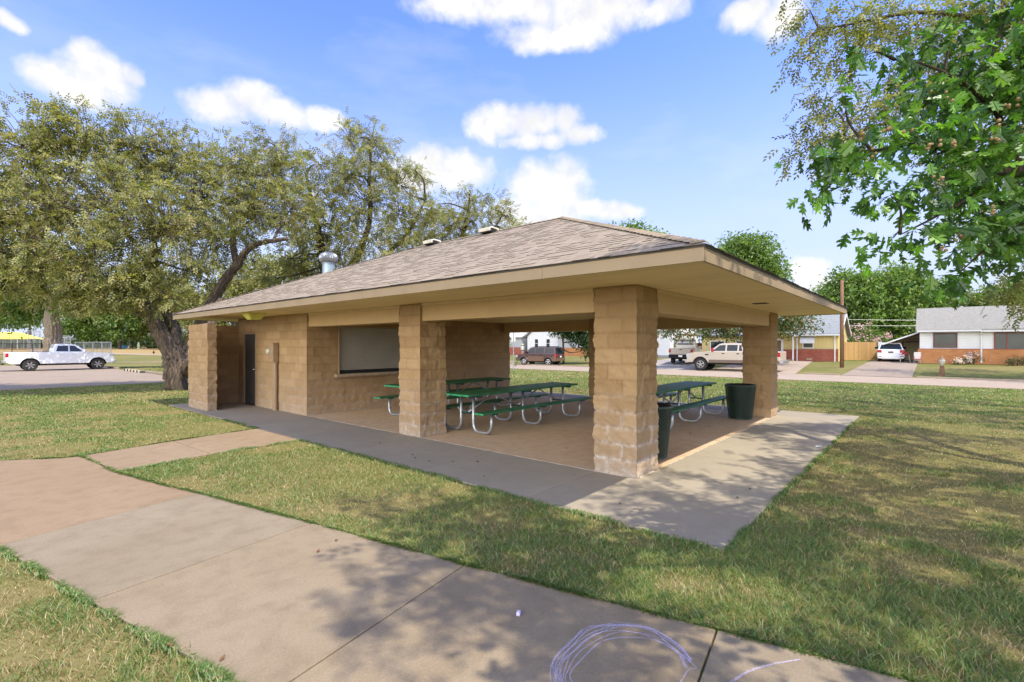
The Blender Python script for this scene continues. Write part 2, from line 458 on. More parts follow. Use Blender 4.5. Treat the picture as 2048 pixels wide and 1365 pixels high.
M['headlight'] = simple("head_lamp_clear", (0.55, 0.57, 0.60), 0.12, 0.3, spec=0.8)
M['amber'] = simple("amber_lamp", (0.45, 0.16, 0.03), 0.25)


def paint(name, col, metal=0.0):
    m, N = new_mat(name)
    return finish(m, N, principled(N, col, 0.32, metal, 0.5, None, **{'Coat Weight': 0.6, 'Coat Roughness': 0.06}))


M['carwhite'] = paint("white_car_paint", (0.76, 0.77, 0.79))
M['cartan'] = paint("tan_car_paint", (0.56, 0.49, 0.405), 0.25)
M['cartanlow'] = paint("brown_car_paint", (0.17, 0.125, 0.10), 0.2)
M['carsilver'] = paint("pewter_car_paint", (0.37, 0.325, 0.275), 0.3)
M['carmaroon'] = paint("maroon_car_paint", (0.075, 0.035, 0.038), 0.3)
M['carbrown'] = paint("brown_cladding", (0.17, 0.09, 0.06), 0.2)


# ------------------------------------------------------------------ object helpers
def thing(name, label, cat, loc=(0, 0, 0), rotz=0.0, group=None):
    o = bpy.data.objects.new(name, None)
    o.empty_display_size = 0.2
    COL.objects.link(o)
    o.location = loc
    o.rotation_euler = (0, 0, rotz)
    o['label'] = label
    o['category'] = cat
    if group:
        o['group'] = group
    return o


def tag(o, label=None, cat=None, group=None, kind=None):
    if label:
        o['label'] = label
    if cat:
        o['category'] = cat
    if group:
        o['group'] = group
    if kind:
        o['kind'] = kind
    return o


def kids(o):
    return [c for c in bpy.data.objects if c.parent == o]


def copy_tree(o, parent=None):
    c = o.copy()
    COL.objects.link(c)
    if parent is not None:
        c.parent = parent
    for ch in kids(o):
        copy_tree(ch, c)
    return c


def np_mesh(name, V, F, mats, parent=None, cols=None, midx=None, smooth=False, local=False):
    """V (n,3); F list of index arrays, each (m,k). World coordinates unless local."""
    V = np.asarray(V, dtype=np.float32)
    if parent is not None and not local:
        off = np.array(root_loc(parent), dtype=np.float32)
        V = V - off
    if not isinstance(F, list):
        F = [F]
    F = [np.asarray(f, dtype=np.int32) for f in F if len(f)]
    me = bpy.data.meshes.new(name)
    me.vertices.add(len(V))
    me.vertices.foreach_set("co", V.ravel())
    nl = sum(f.size for f in F)
    npoly = sum(len(f) for f in F)
    me.loops.add(nl)
    me.loops.foreach_set("vertex_index", np.concatenate([f.ravel() for f in F]))
    me.polygons.add(npoly)
    st = []
    o0 = 0
    for f in F:
        st.append(o0 + np.arange(len(f)) * f.shape[1])
        o0 += f.size
    me.polygons.foreach_set("loop_start", np.concatenate(st).astype(np.int32))
    if midx is not None:
        me.polygons.foreach_set("material_index", np.asarray(midx, dtype=np.int32))
    if smooth:
        me.polygons.foreach_set("use_smooth", np.ones(npoly, dtype=bool))
    me.update(calc_edges=True)
    if cols is not None:
        c = np.ones((len(V), 4), dtype=np.float32)
        c[:, :3] = cols
        at_ = me.color_attributes.new("tint", 'FLOAT_COLOR', 'POINT')
        at_.data.foreach_set("color", c.ravel())
    for m in (mats if isinstance(mats, (list, tuple)) else [mats]):
        me.materials.append(m)
    o = bpy.data.objects.new(name, me)
    COL.objects.link(o)
    if parent is not None:
        o.parent = parent
    return o


def root_loc(o):
    p = Vector((0, 0, 0))
    while o is not None:
        p += Vector(o.location)
        o = o.parent
    return p


class MB:
    """collects shapes and links them as one mesh object"""

    def __init__(s):
        s.v = []
        s.f = []
        s.c = []
        s.tint = (1, 1, 1)

    def add(s, verts, faces):
        b = len(s.v)
        s.v += [tuple(p) for p in verts]
        s.c += [s.tint] * len(verts)
        s.f += [tuple(i + b for i in f) for f in faces]
        return s

    def box(s, x0, x1, y0, y1, z0, z1):
        return s.add([(x0, y0, z0), (x1, y0, z0), (x1, y1, z0), (x0, y1, z0), (x0, y0, z1), (x1, y0, z1), (x1, y1, z1), (x0, y1, z1)],
                     [(0, 3, 2, 1), (4, 5, 6, 7), (0, 1, 5, 4), (1, 2, 6, 5), (2, 3, 7, 6), (3, 0, 4, 7)])

    def obox(s, c, half, rz=0.0, ry=0.0, rx=0.0):
        m = Matrix.Rotation(rz, 3, 'Z') @ Matrix.Rotation(ry, 3, 'Y') @ Matrix.Rotation(rx, 3, 'X')
        vs_ = []
        for dz in (-1, 1):
            for dx, dy in ((-1, -1), (1, -1), (1, 1), (-1, 1)):
                vs_.append(Vector(c) + m @ Vector((dx * half[0], dy * half[1], dz * half[2])))
        return s.add(vs_, [(0, 3, 2, 1), (4, 5, 6, 7), (0, 1, 5, 4), (1, 2, 6, 5), (2, 3, 7, 6), (3, 0, 4, 7)])

    def tube(s, pts, r, n=8, caps=True, km=None):
        pts = [Vector(p) for p in pts]
        rs = r if isinstance(r, (list, tuple)) else [r] * len(pts)
        t = (pts[1] - pts[0]).normalized()
        u = t.cross(Vector((0, 0, 1)))
        if u.length < 1e-3:
            u = t.cross(Vector((1, 0, 0)))
        u.normalize()
        rings = []
        for i, p in enumerate(pts):
            if i == 0:
                tn = pts[1] - pts[0]
            elif i == len(pts) - 1:
                tn = pts[-1] - pts[-2]
            else:
                tn = (pts[i + 1] - p).normalized() + (p - pts[i - 1]).normalized()
            tn.normalize()
            u = (u - tn * u.dot(tn))
            u.normalize()
            w = tn.cross(u)
            rings.append([p + (u * math.cos(2 * math.pi * k / n) + w * math.sin(2 * math.pi * k / n)) * rs[i] * (km[k] if km else 1) for k in range(n)])
        vs_ = [q for ring in rings for q in ring]
        fs = []
        for i in range(len(pts) - 1):
            for k in range(n):
                a, b_ = i * n + k, i * n + (k + 1) % n
                fs.append((a, b_, b_ + n, a + n))
        if caps:
            fs.append(tuple(range(n - 1, -1, -1)))
            fs.append(tuple(range((len(pts) - 1) * n, len(pts) * n)))
        return s.add(vs_, fs)

    def lathe(s, prof, n=20, c=(0, 0, 0), axis='Z', wob=None):
        """prof list of (radius, height)"""
        vs_ = []
        for (r, h) in prof:
            for k in range(n):
                a = 2 * math.pi * k / n
                rr = r * (wob(k, h) if wob else 1)
                x, y = rr * math.cos(a), rr * math.sin(a)
                p = (x, y, h) if axis == 'Z' else ((x, h, y) if axis == 'Y' else (h, x, y))
                vs_.append((c[0] + p[0], c[1] + p[1], c[2] + p[2]))
        fs = []
        for i in range(len(prof) - 1):
            for k in range(n):
                a, b_ = i * n + k, i * n + (k + 1) % n
                fs.append((a, b_, b_ + n, a + n))
        return s.add(vs_, fs)

    def prism(s, poly, y0, y1, yfun=None):
        """poly in (x,z) extruded along y; yfun(x,z) gives half width for a tapered one"""
        n = len(poly)
        if yfun:
            vs_ = [(x, -yfun(x, z), z) for x, z in poly] + [(x, yfun(x, z), z) for x, z in poly]
        else:
            vs_ = [(x, y0, z) for x, z in poly] + [(x, y1, z) for x, z in poly]
        fs = [tuple(range(n)), tuple(range(2 * n - 1, n - 1, -1))]
        for i in range(n):
            j = (i + 1) % n
            fs.append((j, i, i + n, j + n))
        return s.add(vs_, fs)

    def poly(s, pts):
        return s.add(pts, [tuple(range(len(pts)))])

    def slab(s, poly, z0, z1):
        n = len(poly)
        vs_ = [(x, y, z0) for x, y in poly] + [(x, y, z1) for x, y in poly]
        fs = [tuple(range(n - 1, -1, -1)), tuple(range(n, 2 * n))]
        for i in range(n):
            j = (i + 1) % n
            fs.append((i, j, j + n, i + n))
        return s.add(vs_, fs)

    def build(s, name, mat, parent=None, smooth=False, bevel=0.0, seg=2, local=True, auto=None, tint=False):
        me = bpy.data.meshes.new(name)
        vs_ = s.v
        if parent is not None and not local:
            off = root_loc(parent)
            vs_ = [(p[0] - off.x, p[1] - off.y, p[2] - off.z) for p in s.v]
        me.from_pydata(vs_, [], s.f)
        me.update()
        if tint:
            a = me.color_attributes.new("tint", 'FLOAT_COLOR', 'POINT')
            a.data.foreach_set("color", np.array([(*c, 1) for c in s.c], dtype=np.float32).ravel())
        bm = bmesh.new()
        bm.from_mesh(me)
        bmesh.ops.recalc_face_normals(bm, faces=bm.faces)
        bm.to_mesh(me)
        bm.free()
        me.materials.append(mat)
        if smooth:
            me.polygons.foreach_set("use_smooth", np.ones(len(me.polygons), dtype=bool))
        o = bpy.data.objects.new(name, me)
        COL.objects.link(o)
        if parent is not None:
            o.parent = parent
        if bevel:
            md = o.modifiers.new("bevel", 'BEVEL')
            md.width = bevel
            md.segments = seg
            md.limit_method = 'ANGLE'
            md.angle_limit = R(35)
            md.harden_normals = False
        return o


def lattice_noise(seed):
    g = np.random.default_rng(seed).random((64, 64, 64)).astype(np.float32)

    def f(p, scale):
        q = np.asarray(p, dtype=np.float64) * scale
        i = np.floor(q).astype(int)
        t = q - i
        t = t * t * (3 - 2 * t)
        o = 0
        for dx in (0, 1):
            for dy in (0, 1):
                for dz in (0, 1):
                    w = (t[:, 0] if dx else 1 - t[:, 0]) * (t[:, 1] if dy else 1 - t[:, 1]) * (t[:, 2] if dz else 1 - t[:, 2])
                    o = o + w * g[(i[:, 0] + dx) % 64, (i[:, 1] + dy) % 64, (i[:, 2] + dz) % 64]
        return o
    return f


NZ = lattice_noise(3)


def fbm(p, scale, octs=4):
    a, s, t = 0.5, scale, 0
    tot = 0
    for k in range(octs):
        t = t + a * NZ(p, s)
        tot += a
        a *= 0.5
        s *= 2.03
    return t / tot


def smooth01(a, b, x):
    t = np.clip((x - a) / (b - a), 0, 1)
    return t * t * (3 - 2 * t)


def in_poly(x, y, poly):
    c = np.zeros(len(x), dtype=bool)
    n = len(poly)
    for i in range(n):
        x0, y0 = poly[i]
        x1, y1 = poly[(i + 1) % n]
        cond = (y0 > y) != (y1 > y)
        with np.errstate(divide='ignore', invalid='ignore'):
            xi = (x1 - x0) * (y - y0) / (y1 - y0) + x0
        c ^= cond & (x < xi)
    return c


# ------------------------------------------------------------------ ground, roads and paths
def tz(x, y):
    x = np.asarray(x, dtype=float)
    y = np.asarray(y, dtype=float)
    z = np.interp(x, [-1e3, 9, 24, 31, 44, 60, 1e3], [-.025, -.025, -.20, -.20, .30, .45, .45])
    wl = smooth01(18, 26, y) * (1 - smooth01(10, 22, x))
    z = z * (1 - wl) - .15 * wl
    z = z + 1.15 * smooth01(88, 125, y) * (1 - smooth01(60, 90, x))
    return z


def tz1(x, y):
    return float(tz(np.array([x]), np.array([y]))[0])


gx = np.unique(np.concatenate([np.linspace(-600, -40, 15), np.linspace(-40, 70, 111), np.linspace(70, 900, 20)]))
gy = np.unique(np.concatenate([np.linspace(-600, -40, 15), np.linspace(-40, 140, 91), np.linspace(140, 900, 20)]))
X, Y = np.meshgrid(gx, gy)
V = np.stack([X.ravel(), Y.ravel(), tz(X.ravel(), Y.ravel())], 1)
nx, ny = len(gx), len(gy)
I = (np.arange(ny - 1)[:, None] * nx + np.arange(nx - 1)[None]).ravel()
tag(np_mesh("ground", V, np.stack([I, I + 1, I + nx + 1, I + nx], 1), M['ground'], smooth=True), kind='structure')

UP = [(-9.5, 12.6), (-7.4, 9.9), (-6.2, 8.4), (-5.13, 7.5), (-4.52, 7.03), (-4.32, 7.0)]
PATH_R = [(-4.32, 7.0), (-4.18, 5.38), (-3.92, 4.08), (-3.78, 3.50), (-3.42, 1.69), (-3.08, -.08), (-2.72, -1.80), (-2.53, -2.75), (-2.2, -4.6), (-1.8, -7.0)]
PATH_L = [(-3.95, -7.0), (-4.28, -4.4), (-4.52, -2.2), (-4.76, -.13), (-4.9, .63), (-5.08, 1.54), (-5.38, 3.05), (-5.9, 4.9), (-7.0, 6.9), (-9.0, 9.3), (-11.0, 11.4)]


def smooth2(pts, n=6):
    P = [np.array(p, float) for p in pts]
    P = [2 * P[0] - P[1]] + P + [2 * P[-1] - P[-2]]
    out = []
    for i in range(1, len(P) - 2):
        a, b, c, d = P[i - 1:i + 3]
        for k in range(n):
            t_ = k / n
            q = .5 * (2 * b + (c - a) * t_ + (2 * a - 5 * b + 4 * c - d) * t_ ** 2 + (3 * b - a - 3 * c + d) * t_ ** 3)
            out.append((float(q[0]), float(q[1])))
    return out + [tuple(pts[-1])]


PATH_R = PATH_R[:1] + smooth2(PATH_R[1:])
PATH_L = smooth2(PATH_L)
MAIN = UP + PATH_R[1:] + PATH_L
BRANCH = [(-4.28, 7.02), (-4.16, 5.42), (-2.97, 5.68), (-1.505, 5.74), (-1.505, 7.56), (-3.03, 7.32)]
SITE = [(-1.5, -1.52), (8.5, -1.52), (8.5, 13.6), (-1.5, 13.6)]


def cut(poly, a, b, keep):
    """clip polygon to one side of line a-b"""
    out = []
    ax, ay = a
    nx_, ny_ = -(b[1] - a[1]), b[0] - a[0]
    L = math.hypot(nx_, ny_)
    nx_, ny_ = nx_ / L, ny_ / L
    sd = [((p[0] - ax) * nx_ + (p[1] - ay) * ny_) * keep for p in poly]
    for i in range(len(poly)):
        j = (i + 1) % len(poly)
        if sd[i] >= 0:
            out.append(poly[i])
        if (sd[i] >= 0) != (sd[j] >= 0):
            t_ = sd[i] / (sd[i] - sd[j])
            out.append((poly[i][0] + t_ * (poly[j][0] - poly[i][0]), poly[i][1] + t_ * (poly[j][1] - poly[i][1])))
    return out


def panels(poly, joints, gap):
    """split along joints (each a line) into slabs with open joints between"""
    segs = []
    cur = poly
    for (a, b) in joints:
        dx, dy = b[0] - a[0], b[1] - a[1]
        L = math.hypot(dx, dy)
        nx_, ny_ = -dy / L * gap / 2, dx / L * gap / 2
        segs.append(cut(cur, (a[0] + nx_, a[1] + ny_), (b[0] + nx_, b[1] + ny_), 1))
        cur = cut(cur, (a[0] - nx_, a[1] - ny_), (b[0] - nx_, b[1] - ny_), -1)
    segs.append(cur)
    return segs


def subdiv(poly, n=3):
    return poly


mb = MB()
joints = [((-5.37, 3.14), (-3.78, 3.56)), ((-4.96, 1.40), (-3.45, 1.64)), ((-4.57, -.38), (-3.08, -.10)), ((-4.40, -2.10), (-2.70, -1.85)), ((-4.0, -4.3), (-2.3, -4.1))]
tints = [(1.06, .94, .86), (.97, .98, .99), (1.0, .98, .95), (1.03, 1.0, .95), (.96, .97, .98), (1, 1, 1)]
a0 = (MAIN, [((b[0], b[1]), (a[0], a[1])) for a, b in joints])
segs = panels(MAIN, joints, .012)
for sgm, tn in zip(segs, [tints[0], tints[1], tints[2], tints[3], tints[4], tints[5]]):
    if len(sgm) > 2:
        mb.tint = tn
        mb.slab(sgm, -.14, 0.0)
mb.tint = (1.05, .95, .88)
for sgm in panels(BRANCH, [((-3.04, 7.5), (-2.96, 5.5))], .010):
    mb.slab(sgm, -.14, -.003)
tag(mb.build("path", M['walk'], bevel=.012, seg=2, tint=True), kind='structure')
mb = MB()
mb.slab(cut(cut(MAIN, (-20, 12), (20, 12), -1), (-20, -7), (20, -7), 1), -.2, -.035)
tag(mb.build("path_joint_bed", simple("joint_dirt", (0.06, 0.045, 0.03), 0.95)), kind='structure')

mb = MB()
ys = [-1.52, .58, 2.43, 4.28, 6.12, 7.95, 9.8, 11.6, 13.6]
for i in range(len(ys) - 1):
    k = .93 + .1 * ((i * 37 % 10) / 10)
    mb.tint = (k, k * .985, k * .97)
    mb.box(-1.5, -.007, ys[i] + .004, ys[i + 1] - .004, -.14, 0.0)
xs = [-.007, 1.85, 3.7, 5.55, 7.40, 8.5]
for i in range(len(xs) - 1):
    k = .96 + .1 * ((i * 53 % 10) / 10)
    mb.tint = (k, k * .99, k * .98)
    mb.box(xs[i] + .004, xs[i + 1] - .004, -1.52 + (.0), -.007, -.14, 0.0)
mb.tint = (.98, .97, .97)
mb.box(7.43, 8.5, 0.0, 13.6, -.14, 0.0)
tag(mb.build("walkway", M['pave'], bevel=.010, tint=True), kind='structure')
mb = MB()
mb.box(0.0, 7.424, 0.0, 8.7, -.14, -.001)
mb.tint = (.8, 1, 1.2)
tag(mb.build("pavilion_floor", M['floor'], bevel=.006, tint=True), kind='structure')
mb = MB()
for a, b in (((-.006, -.01), (-.006, 8.55)), ((0, -.006), (7.42, -.006))):
    n = 90
    for k in range(n):
        if random.random() < .72:
            t0, t1 = k / n, (k + 1) / n
            w = random.uniform(.006, .014)
            p = [a[0] + (b[0] - a[0]) * t0, a[1] + (b[1] - a[1]) * t0]
            q = [a[0] + (b[0] - a[0]) * t1, a[1] + (b[1] - a[1]) * t1]
            if a[0] == b[0]:
                mb.box(p[0] - w, p[0] + w, p[1], q[1], -.02, .0035)
            else:
                mb.box(p[0], q[0], p[1] - w, p[1] + w, -.02, .0035)
tag(mb.build("floor_joint_sealant", simple("joint_sealant", (.50, .42, .33), .9, var=.4, scale=4)), kind='structure')


def sheet(name, poly, mat, dz=.006, n=14):
    """thin sheet laid over the terrain; polygon is a quad (4 corners)"""
    a, b, c, d = [np.array(p, float) for p in poly]
    u = np.linspace(0, 1, n)
    U, Vv = np.meshgrid(u, u)
    P = (1 - U)[..., None] * ((1 - Vv)[..., None] * a + Vv[..., None] * d) + U[..., None] * ((1 - Vv)[..., None] * b + Vv[..., None] * c)
    P = P.reshape(-1, 2)
    z = tz(P[:, 0], P[:, 1]) + dz
    I_ = (np.arange(n - 1)[:, None] * n + np.arange(n - 1)[None]).ravel()
    return tag(np_mesh(name, np.column_stack([P, z]), np.stack([I_, I_ + 1, I_ + n + 1, I_ + n], 1), mat, smooth=True), kind='structure')


sheet("street", [(24.4, -60), (30.6, -60), (30.6, 120), (24.4, 120)], M['road'], .02, 60)
sheet("yellow_house_driveway", [(30.5, 3.9), (44, 5.0), (44, 10.2), (30.5, 9.6)], M['road'], .03)
sheet("carport_driveway", [(30.5, -2.0), (50, -2.1), (50, .9), (30.5, 1.4)], M['lot'], .035)
sheet("gravel_drive", [(30.5, 10.4), (45, 12.5), (45, 17.8), (30.5, 18)], M['gravel'], .028)
sheet("parking_lot", [(-60, 26.0), (3.0, 26.0), (3.0, 60), (-60, 60)], M['lot'], .02, 30)
sheet("grey_house_driveway", [(30.5, 37.4), (44, 39.5), (44, 42.5), (30.5, 40.4)], M['lot'], .03)
mb = MB()
for (x0, x1, y0, y1) in ((24.25, 24.4, -60, 120), (30.6, 30.75, -60, -2.2), (30.6, 30.75, 1.5, 3.4), (30.6, 30.75, 18.2, 37)):
    mb.box(x0, x1, y0, y1, -.4, -.10 if x0 > 25 else -.165)
tag(mb.build("street_kerb", M['road'], bevel=.02), kind='structure')
mb = MB()
mb.box(3.0, 3.2, 26.0, 40.6, -.4, .0)
mb.box(3.0, 3.2, 44.4, 60, -.4, .0)
mb.box(-60, 3.2, 25.8, 26.0, -.4, -.125)
tag(mb.build("lot_kerb", M['lot'], bevel=.02), kind='structure')
for k, (py, d) in enumerate(((725.6, 52.0), (713.0, 82.0))):
    a, b = at(60, py, d), at(1100, py, d)
    c, e = at(1100, py, d + (1.6 + k)), at(60, py, d + (1.6 + k))
    sheet("far_path", [a[:2], b[:2], c[:2], e[:2]], M['road'], .03, 40)
a, b, c, e = at(-200, 700, 92), at(108, 700, 92), at(108, 700, 99), at(-200, 700, 99)
sheet("clay_infield", [a[:2], b[:2], c[:2], e[:2]], M['clay'], .04)


# ------------------------------------------------------------------ pavilion
PV = thing("pavilion", "tan split-face block picnic pavilion with a brown hipped shingle roof", "pavilion", (3.7, 6.4, 0))
ZS, ZF = 2.45, 2.585
PW, XW, Y2, YB, YE = 0.61, 7.42, 4.27, 8.525, 12.65
CRS, BLK = 2.45 / 12, 0.406


def block_faces(x0, x1, y0, y1, z0, z1, step, seed, worn=1.0, faces='wsen', holes=None, amp=1.0):
    """rough split-face block work on the upright faces of a box; returns verts, quads, tint"""
    Vs, Fs, Cs = [], [], []
    base = 0
    r2 = np.random.default_rng(seed)
    defs = {'w': ((x0, y0), (x0, y1), (-1, 0)), 's': ((x0, y0), (x1, y0), (0, -1)), 'e': ((x1, y0), (x1, y1), (1, 0)), 'n': ((x0, y1), (x1, y1), (0, 1))}
    for key in faces:
        p0, p1, nrm = defs[key]
        p0 = np.array(p0)
        p1 = np.array(p1)
        L = np.linalg.norm(p1 - p0)
        u = (p1 - p0) / L
        nu = max(2, int(round(L / step)))
        us = np.linspace(0, L, nu + 1)
        nz_ = max(2, int(round((z1 - z0) / step)))
        zs_ = np.linspace(z0, z1, nz_ + 1)
        hl = (holes or {}).get(key, [])
        for (ha, hb, hc, hd) in hl:
            for e_ in (ha, hb):
                us[np.argmin(abs(us - e_))] = e_
            for e_ in (hc, hd):
                zs_[np.argmin(abs(zs_ - e_))] = e_
        Ug, Zg = np.meshgrid(us, zs_)
        Uf, Zf_ = Ug.ravel(), Zg.ravel()
        P = np.column_stack([p0[0] + u[0] * Uf, p0[1] + u[1] * Uf, Zf_])
        k = np.floor(Zf_ / CRS + 1e-6).astype(int)
        k = np.clip(k, 0, 11)
        sh = (k % 2) * BLK / 2
        bi = np.floor((Uf + sh) / BLK + 1e-6).astype(int)
        dv = np.minimum((Uf + sh) % BLK, BLK - (Uf + sh) % BLK)
        dv = np.where((Uf < .02) | (Uf > L - .02), 1, dv)
        dh = np.minimum(Zf_ % CRS, CRS - Zf_ % CRS)
        dj = np.minimum(dv, dh)
        mort = 1 - smooth01(.004, .020, dj)
        wide = 1 - smooth01(.0, .045, dj)
        rnd = r2.random((60, 200))[k, bi % 200]
        nn = fbm(P + seed * 3.1, 9.0, 4) - .5
        n2 = fbm(P + seed, 28.0, 2) - .5
        disp = amp * (.05 * nn + .014 * n2 + .010 * (rnd - .5) - .008 * mort - .003 * wide + .006)
        # keep hole edges straight
        for (ha, hb, hc, hd) in hl:
            near = smooth01(.0, .06, np.maximum(np.maximum(ha - Uf, Uf - hb), np.maximum(hc - Zf_, Zf_ - hd)))
            disp = disp * near
        Q = P.copy()
        Q[:, 0] += nrm[0] * disp
        Q[:, 1] += nrm[1] * disp
        # at the ends push sideways as well so the corners meet
        for e_, sg in ((0, -1), (L, 1)):
            mk = abs(Uf - e_) < 1e-6
            Q[mk, 0] += u[0] * sg * disp[mk]
            Q[mk, 1] += u[1] * sg * disp[mk]
        w_ = len(us)
        Ii = (np.arange(len(zs_) - 1)[:, None] * w_ + np.arange(w_ - 1)[None]).ravel()
        quads = np.stack([Ii, Ii + 1, Ii + w_ + 1, Ii + w_], 1)
        if hl:
            cu = (Uf[quads[:, 0]] + Uf[quads[:, 1]]) / 2
            cz = (Zf_[quads[:, 0]] + Zf_[quads[:, 2]]) / 2
            keep = np.ones(len(quads), bool)
            for (ha, hb, hc, hd) in hl:
                keep &= ~((cu > ha) & (cu < hb) & (cz > hc) & (cz < hd))
            quads = quads[keep]
        # outward winding
        if key in ('s', 'e'):
            pass
        else:
            quads = quads[:, ::-1]
        Vs.append(Q)
        Fs.append(quads + base)
        Cs.append(np.column_stack([np.maximum(mort, wide * .55), rnd, np.full(len(Uf), worn)]))
        base += len(Q)
    return np.concatenate(Vs), np.concatenate(Fs), np.concatenate(Cs)


def pillar(x0, y0, step, seed, worn):
    V_, F_, C_ = block_faces(x0, x0 + PW, y0, y0 + PW, 0, ZS - .003, step, seed, worn)
    return np_mesh("pillar", V_, F_, M['block'], PV, cols=C_, smooth=False)


p = pillar(0, 0, .0155, 11, 1.0)
p['label'] = "near corner pillar with white salt stains on its lower courses"
pillar(0, Y2, .02, 12, .75)
pillar(XW - PW, 0, .026, 13, .3)
pillar(XW - PW, Y2, .03, 14, .1)

# enclosed room: outer faces with openings for door and serving hatch
V_, F_, C_ = block_faces(0, XW, YB, YE, 0, ZS - .003, .034, 15, .45, 'wsen',
                         holes={'w': [(11.418 - YB, 12.293 - YB, -1, 2.035)], 's': [(.81, 4.42, .955, 2.17)]}, amp=.62)
np_mesh("room_wall", V_, F_, M['block'], PV, cols=C_)
V_, F_, C_ = block_faces(-1.27, -1.07, 11.19, YE, 0, 2.245, .024, 16, .5, 'wsen')
V2, F2, C2 = block_faces(-1.07, .06, YE, YE + .2, 0, 2.245, .04, 17, .2, 'sn', amp=.4)
V3 = np.array([(-1.27, 11.19, 2.24), (-1.07, 11.19, 2.24), (-1.07, YE + .2, 2.24), (-1.27, YE + .2, 2.24), (-1.07, YE, 2.241), (0, YE, 2.241), (0, YE + .2, 2.241), (-1.07, YE + .2, 2.241)])
n1_, n2_ = len(V_), len(V_) + len(V2)
np_mesh("screen_wall", np.concatenate([V_, V2, V3]), [np.concatenate([F_, F2 + n1_, np.array([[0, 1, 2, 3], [4, 5, 6, 7]]) + n2_])], M['block'], PV,
        cols=np.concatenate([C_, C2, np.tile([0, .5, .2], (8, 1))]))

# door
mb = MB()
mb.box(.03, .075, 11.465, 12.246, .012, 1.99)
dr = mb.build("door", M['doorpaint'], PV, local=False, bevel=.004)
mb = MB()
for y_ in (11.418, 12.246):
    mb.box(-.012, .12, y_, y_ + .047, 0, 2.035)
mb.box(-.012, .12, 11.465, 12.246, 1.992, 2.035)
mb.build("door_frame", M['tan'], PV, local=False, bevel=.004)
mb = MB()
mb.lathe([(.028, -.006), (.028, .006)], 12, (.024, 11.53, 1.01), 'X')
mb.tube([(.026, 11.53, 1.01), (-.025, 11.53, 1.01)], .011, 8)
mb.tube([(-.022, 11.53, 1.01), (-.026, 11.58, 1.008), (-.022, 11.645, 1.0)], .010, 8)
mb.build("handle", M['steel'], dr, local=False, smooth=True)
mb = MB()
mb.lathe([(.0, -.01), (.02, -.008), (.02, .004)], 10, (.026, 11.54, 1.62), 'X')
mb.build("lock", M['steel'], dr, local=False, smooth=True)

# serving hatch: rolling shutter, frame, bottom bar, sill
mb = MB()
zz = 1.05
while zz < 2.17:
    mb.box(.85, 4.385, YB + .06, YB + .075, zz, zz + .034)
    mb.prism([(0, 0)], 0, 0) if False else None
    zz += .044
mb.box(.85, 4.385, YB + .07, YB + .08, 1.0, 2.2)
sh = mb.build("roller_shutter", M['shutter'], PV, local=False, bevel=.004, seg=1)
mb = MB()
mb.box(.85, 4.385, YB + .035, YB + .085, .962, 1.045)
mb.build("bottom_bar", M['black'], sh, local=False, bevel=.006)
mb = MB()
mb.box(.81, .85, YB - .02, YB + .11, .958, 2.17)
mb.box(.85, 4.385, YB - .02, YB + .11, 2.15, 2.17)
mb.box(4.385, 4.425, YB - .02, YB + .11, .958, 2.17)
mb.build("shutter_frame", M['tan'], PV, local=False, bevel=.004)
mb = MB()
for k in range(5):
    xa = .70 + k * .79
    mb.box(xa + .003, xa + .787, YB - .10, YB + .14, .878, .955)
mb.build("serving_sill", M['stone'], PV, local=False, bevel=.012)

# beams between pillars, with a thin trim strip under the soffit
ZB = 2.125


def beam(x0, x1, y0, y1):
    b = MB()
    b.box(x0, x1, y0, y1, ZB, ZS - .004)
    return b.build("beam", M['beam'], PV, local=False, bevel=.008)


beam(.03, .36, PW + .02, Y2 - .02)
beam(.03, .36, Y2 + PW + .02, YB - .025)
beam(PW + .02, XW - PW - .02, .03, .36)
beam(XW - .36, XW - .03, PW + .02, Y2 - .02)
beam(XW - .36, XW - .03, Y2 + PW + .02, YB - .03)
mb = MB()
mb.box(.008, .028, PW + .02, Y2 - .02, ZS - .05, ZS - .001)
mb.box(.008, .028, Y2 + PW + .02, YB - .03, ZS - .05, ZS - .001)
mb.box(PW + .02, XW - PW - .02, .008, .028, ZS - .05, ZS - .001)
mb.box(XW - .382, XW - .362, PW + .1, YB - .1, ZS - .06, ZS - .001)
mb.box(PW + .02, XW - PW - .02, .362, .38, ZB + .0, ZB + .03)
mb.build("trim", M['trim'], PV, local=False, bevel=.004)

# roof: soffit, fascia, drip edge, shingled slopes, hip caps, vents
OX0, OX1, OY0, OY1 = -1.237, 8.653, -1.266, 14.218
mb = MB()
mb.box(OX0 + .03, OX1 - .03, OY0 + .03, OY1 - .03, ZS, ZS + .02)
mb.build("soffit", M['soffit'], PV, local=False)
mb = MB()
fz0, fz1 = ZS - .012, ZF
ysplit = [OY0, .55, 4.2, 7.9, 11.5, OY1]
for i in range(len(ysplit) - 1):
    mb.box(OX0, OX0 + .028, ysplit[i] + .0015, ysplit[i + 1] - .0015, fz0, fz1)
    mb.box(OX1 - .028, OX1, ysplit[i] + .0015, ysplit[i + 1] - .0015, fz0, fz1)
for i in range(4):
    xa, xb = OX0 + .029 + i * 2.458, OX0 + .029 + (i + 1) * 2.458 - .003
    mb.box(xa, min(xb, OX1 - .03), OY0, OY0 + .028, fz0, fz1)
    mb.box(xa, min(xb, OX1 - .03), OY1 - .028, OY1, fz0, fz1)
mb.build("fascia", M['fascia'], PV, local=False, bevel=.003)
HW = (OX1 - OX0) / 2
ZP = 4.646
SL = (ZP - (ZF + .01)) / HW


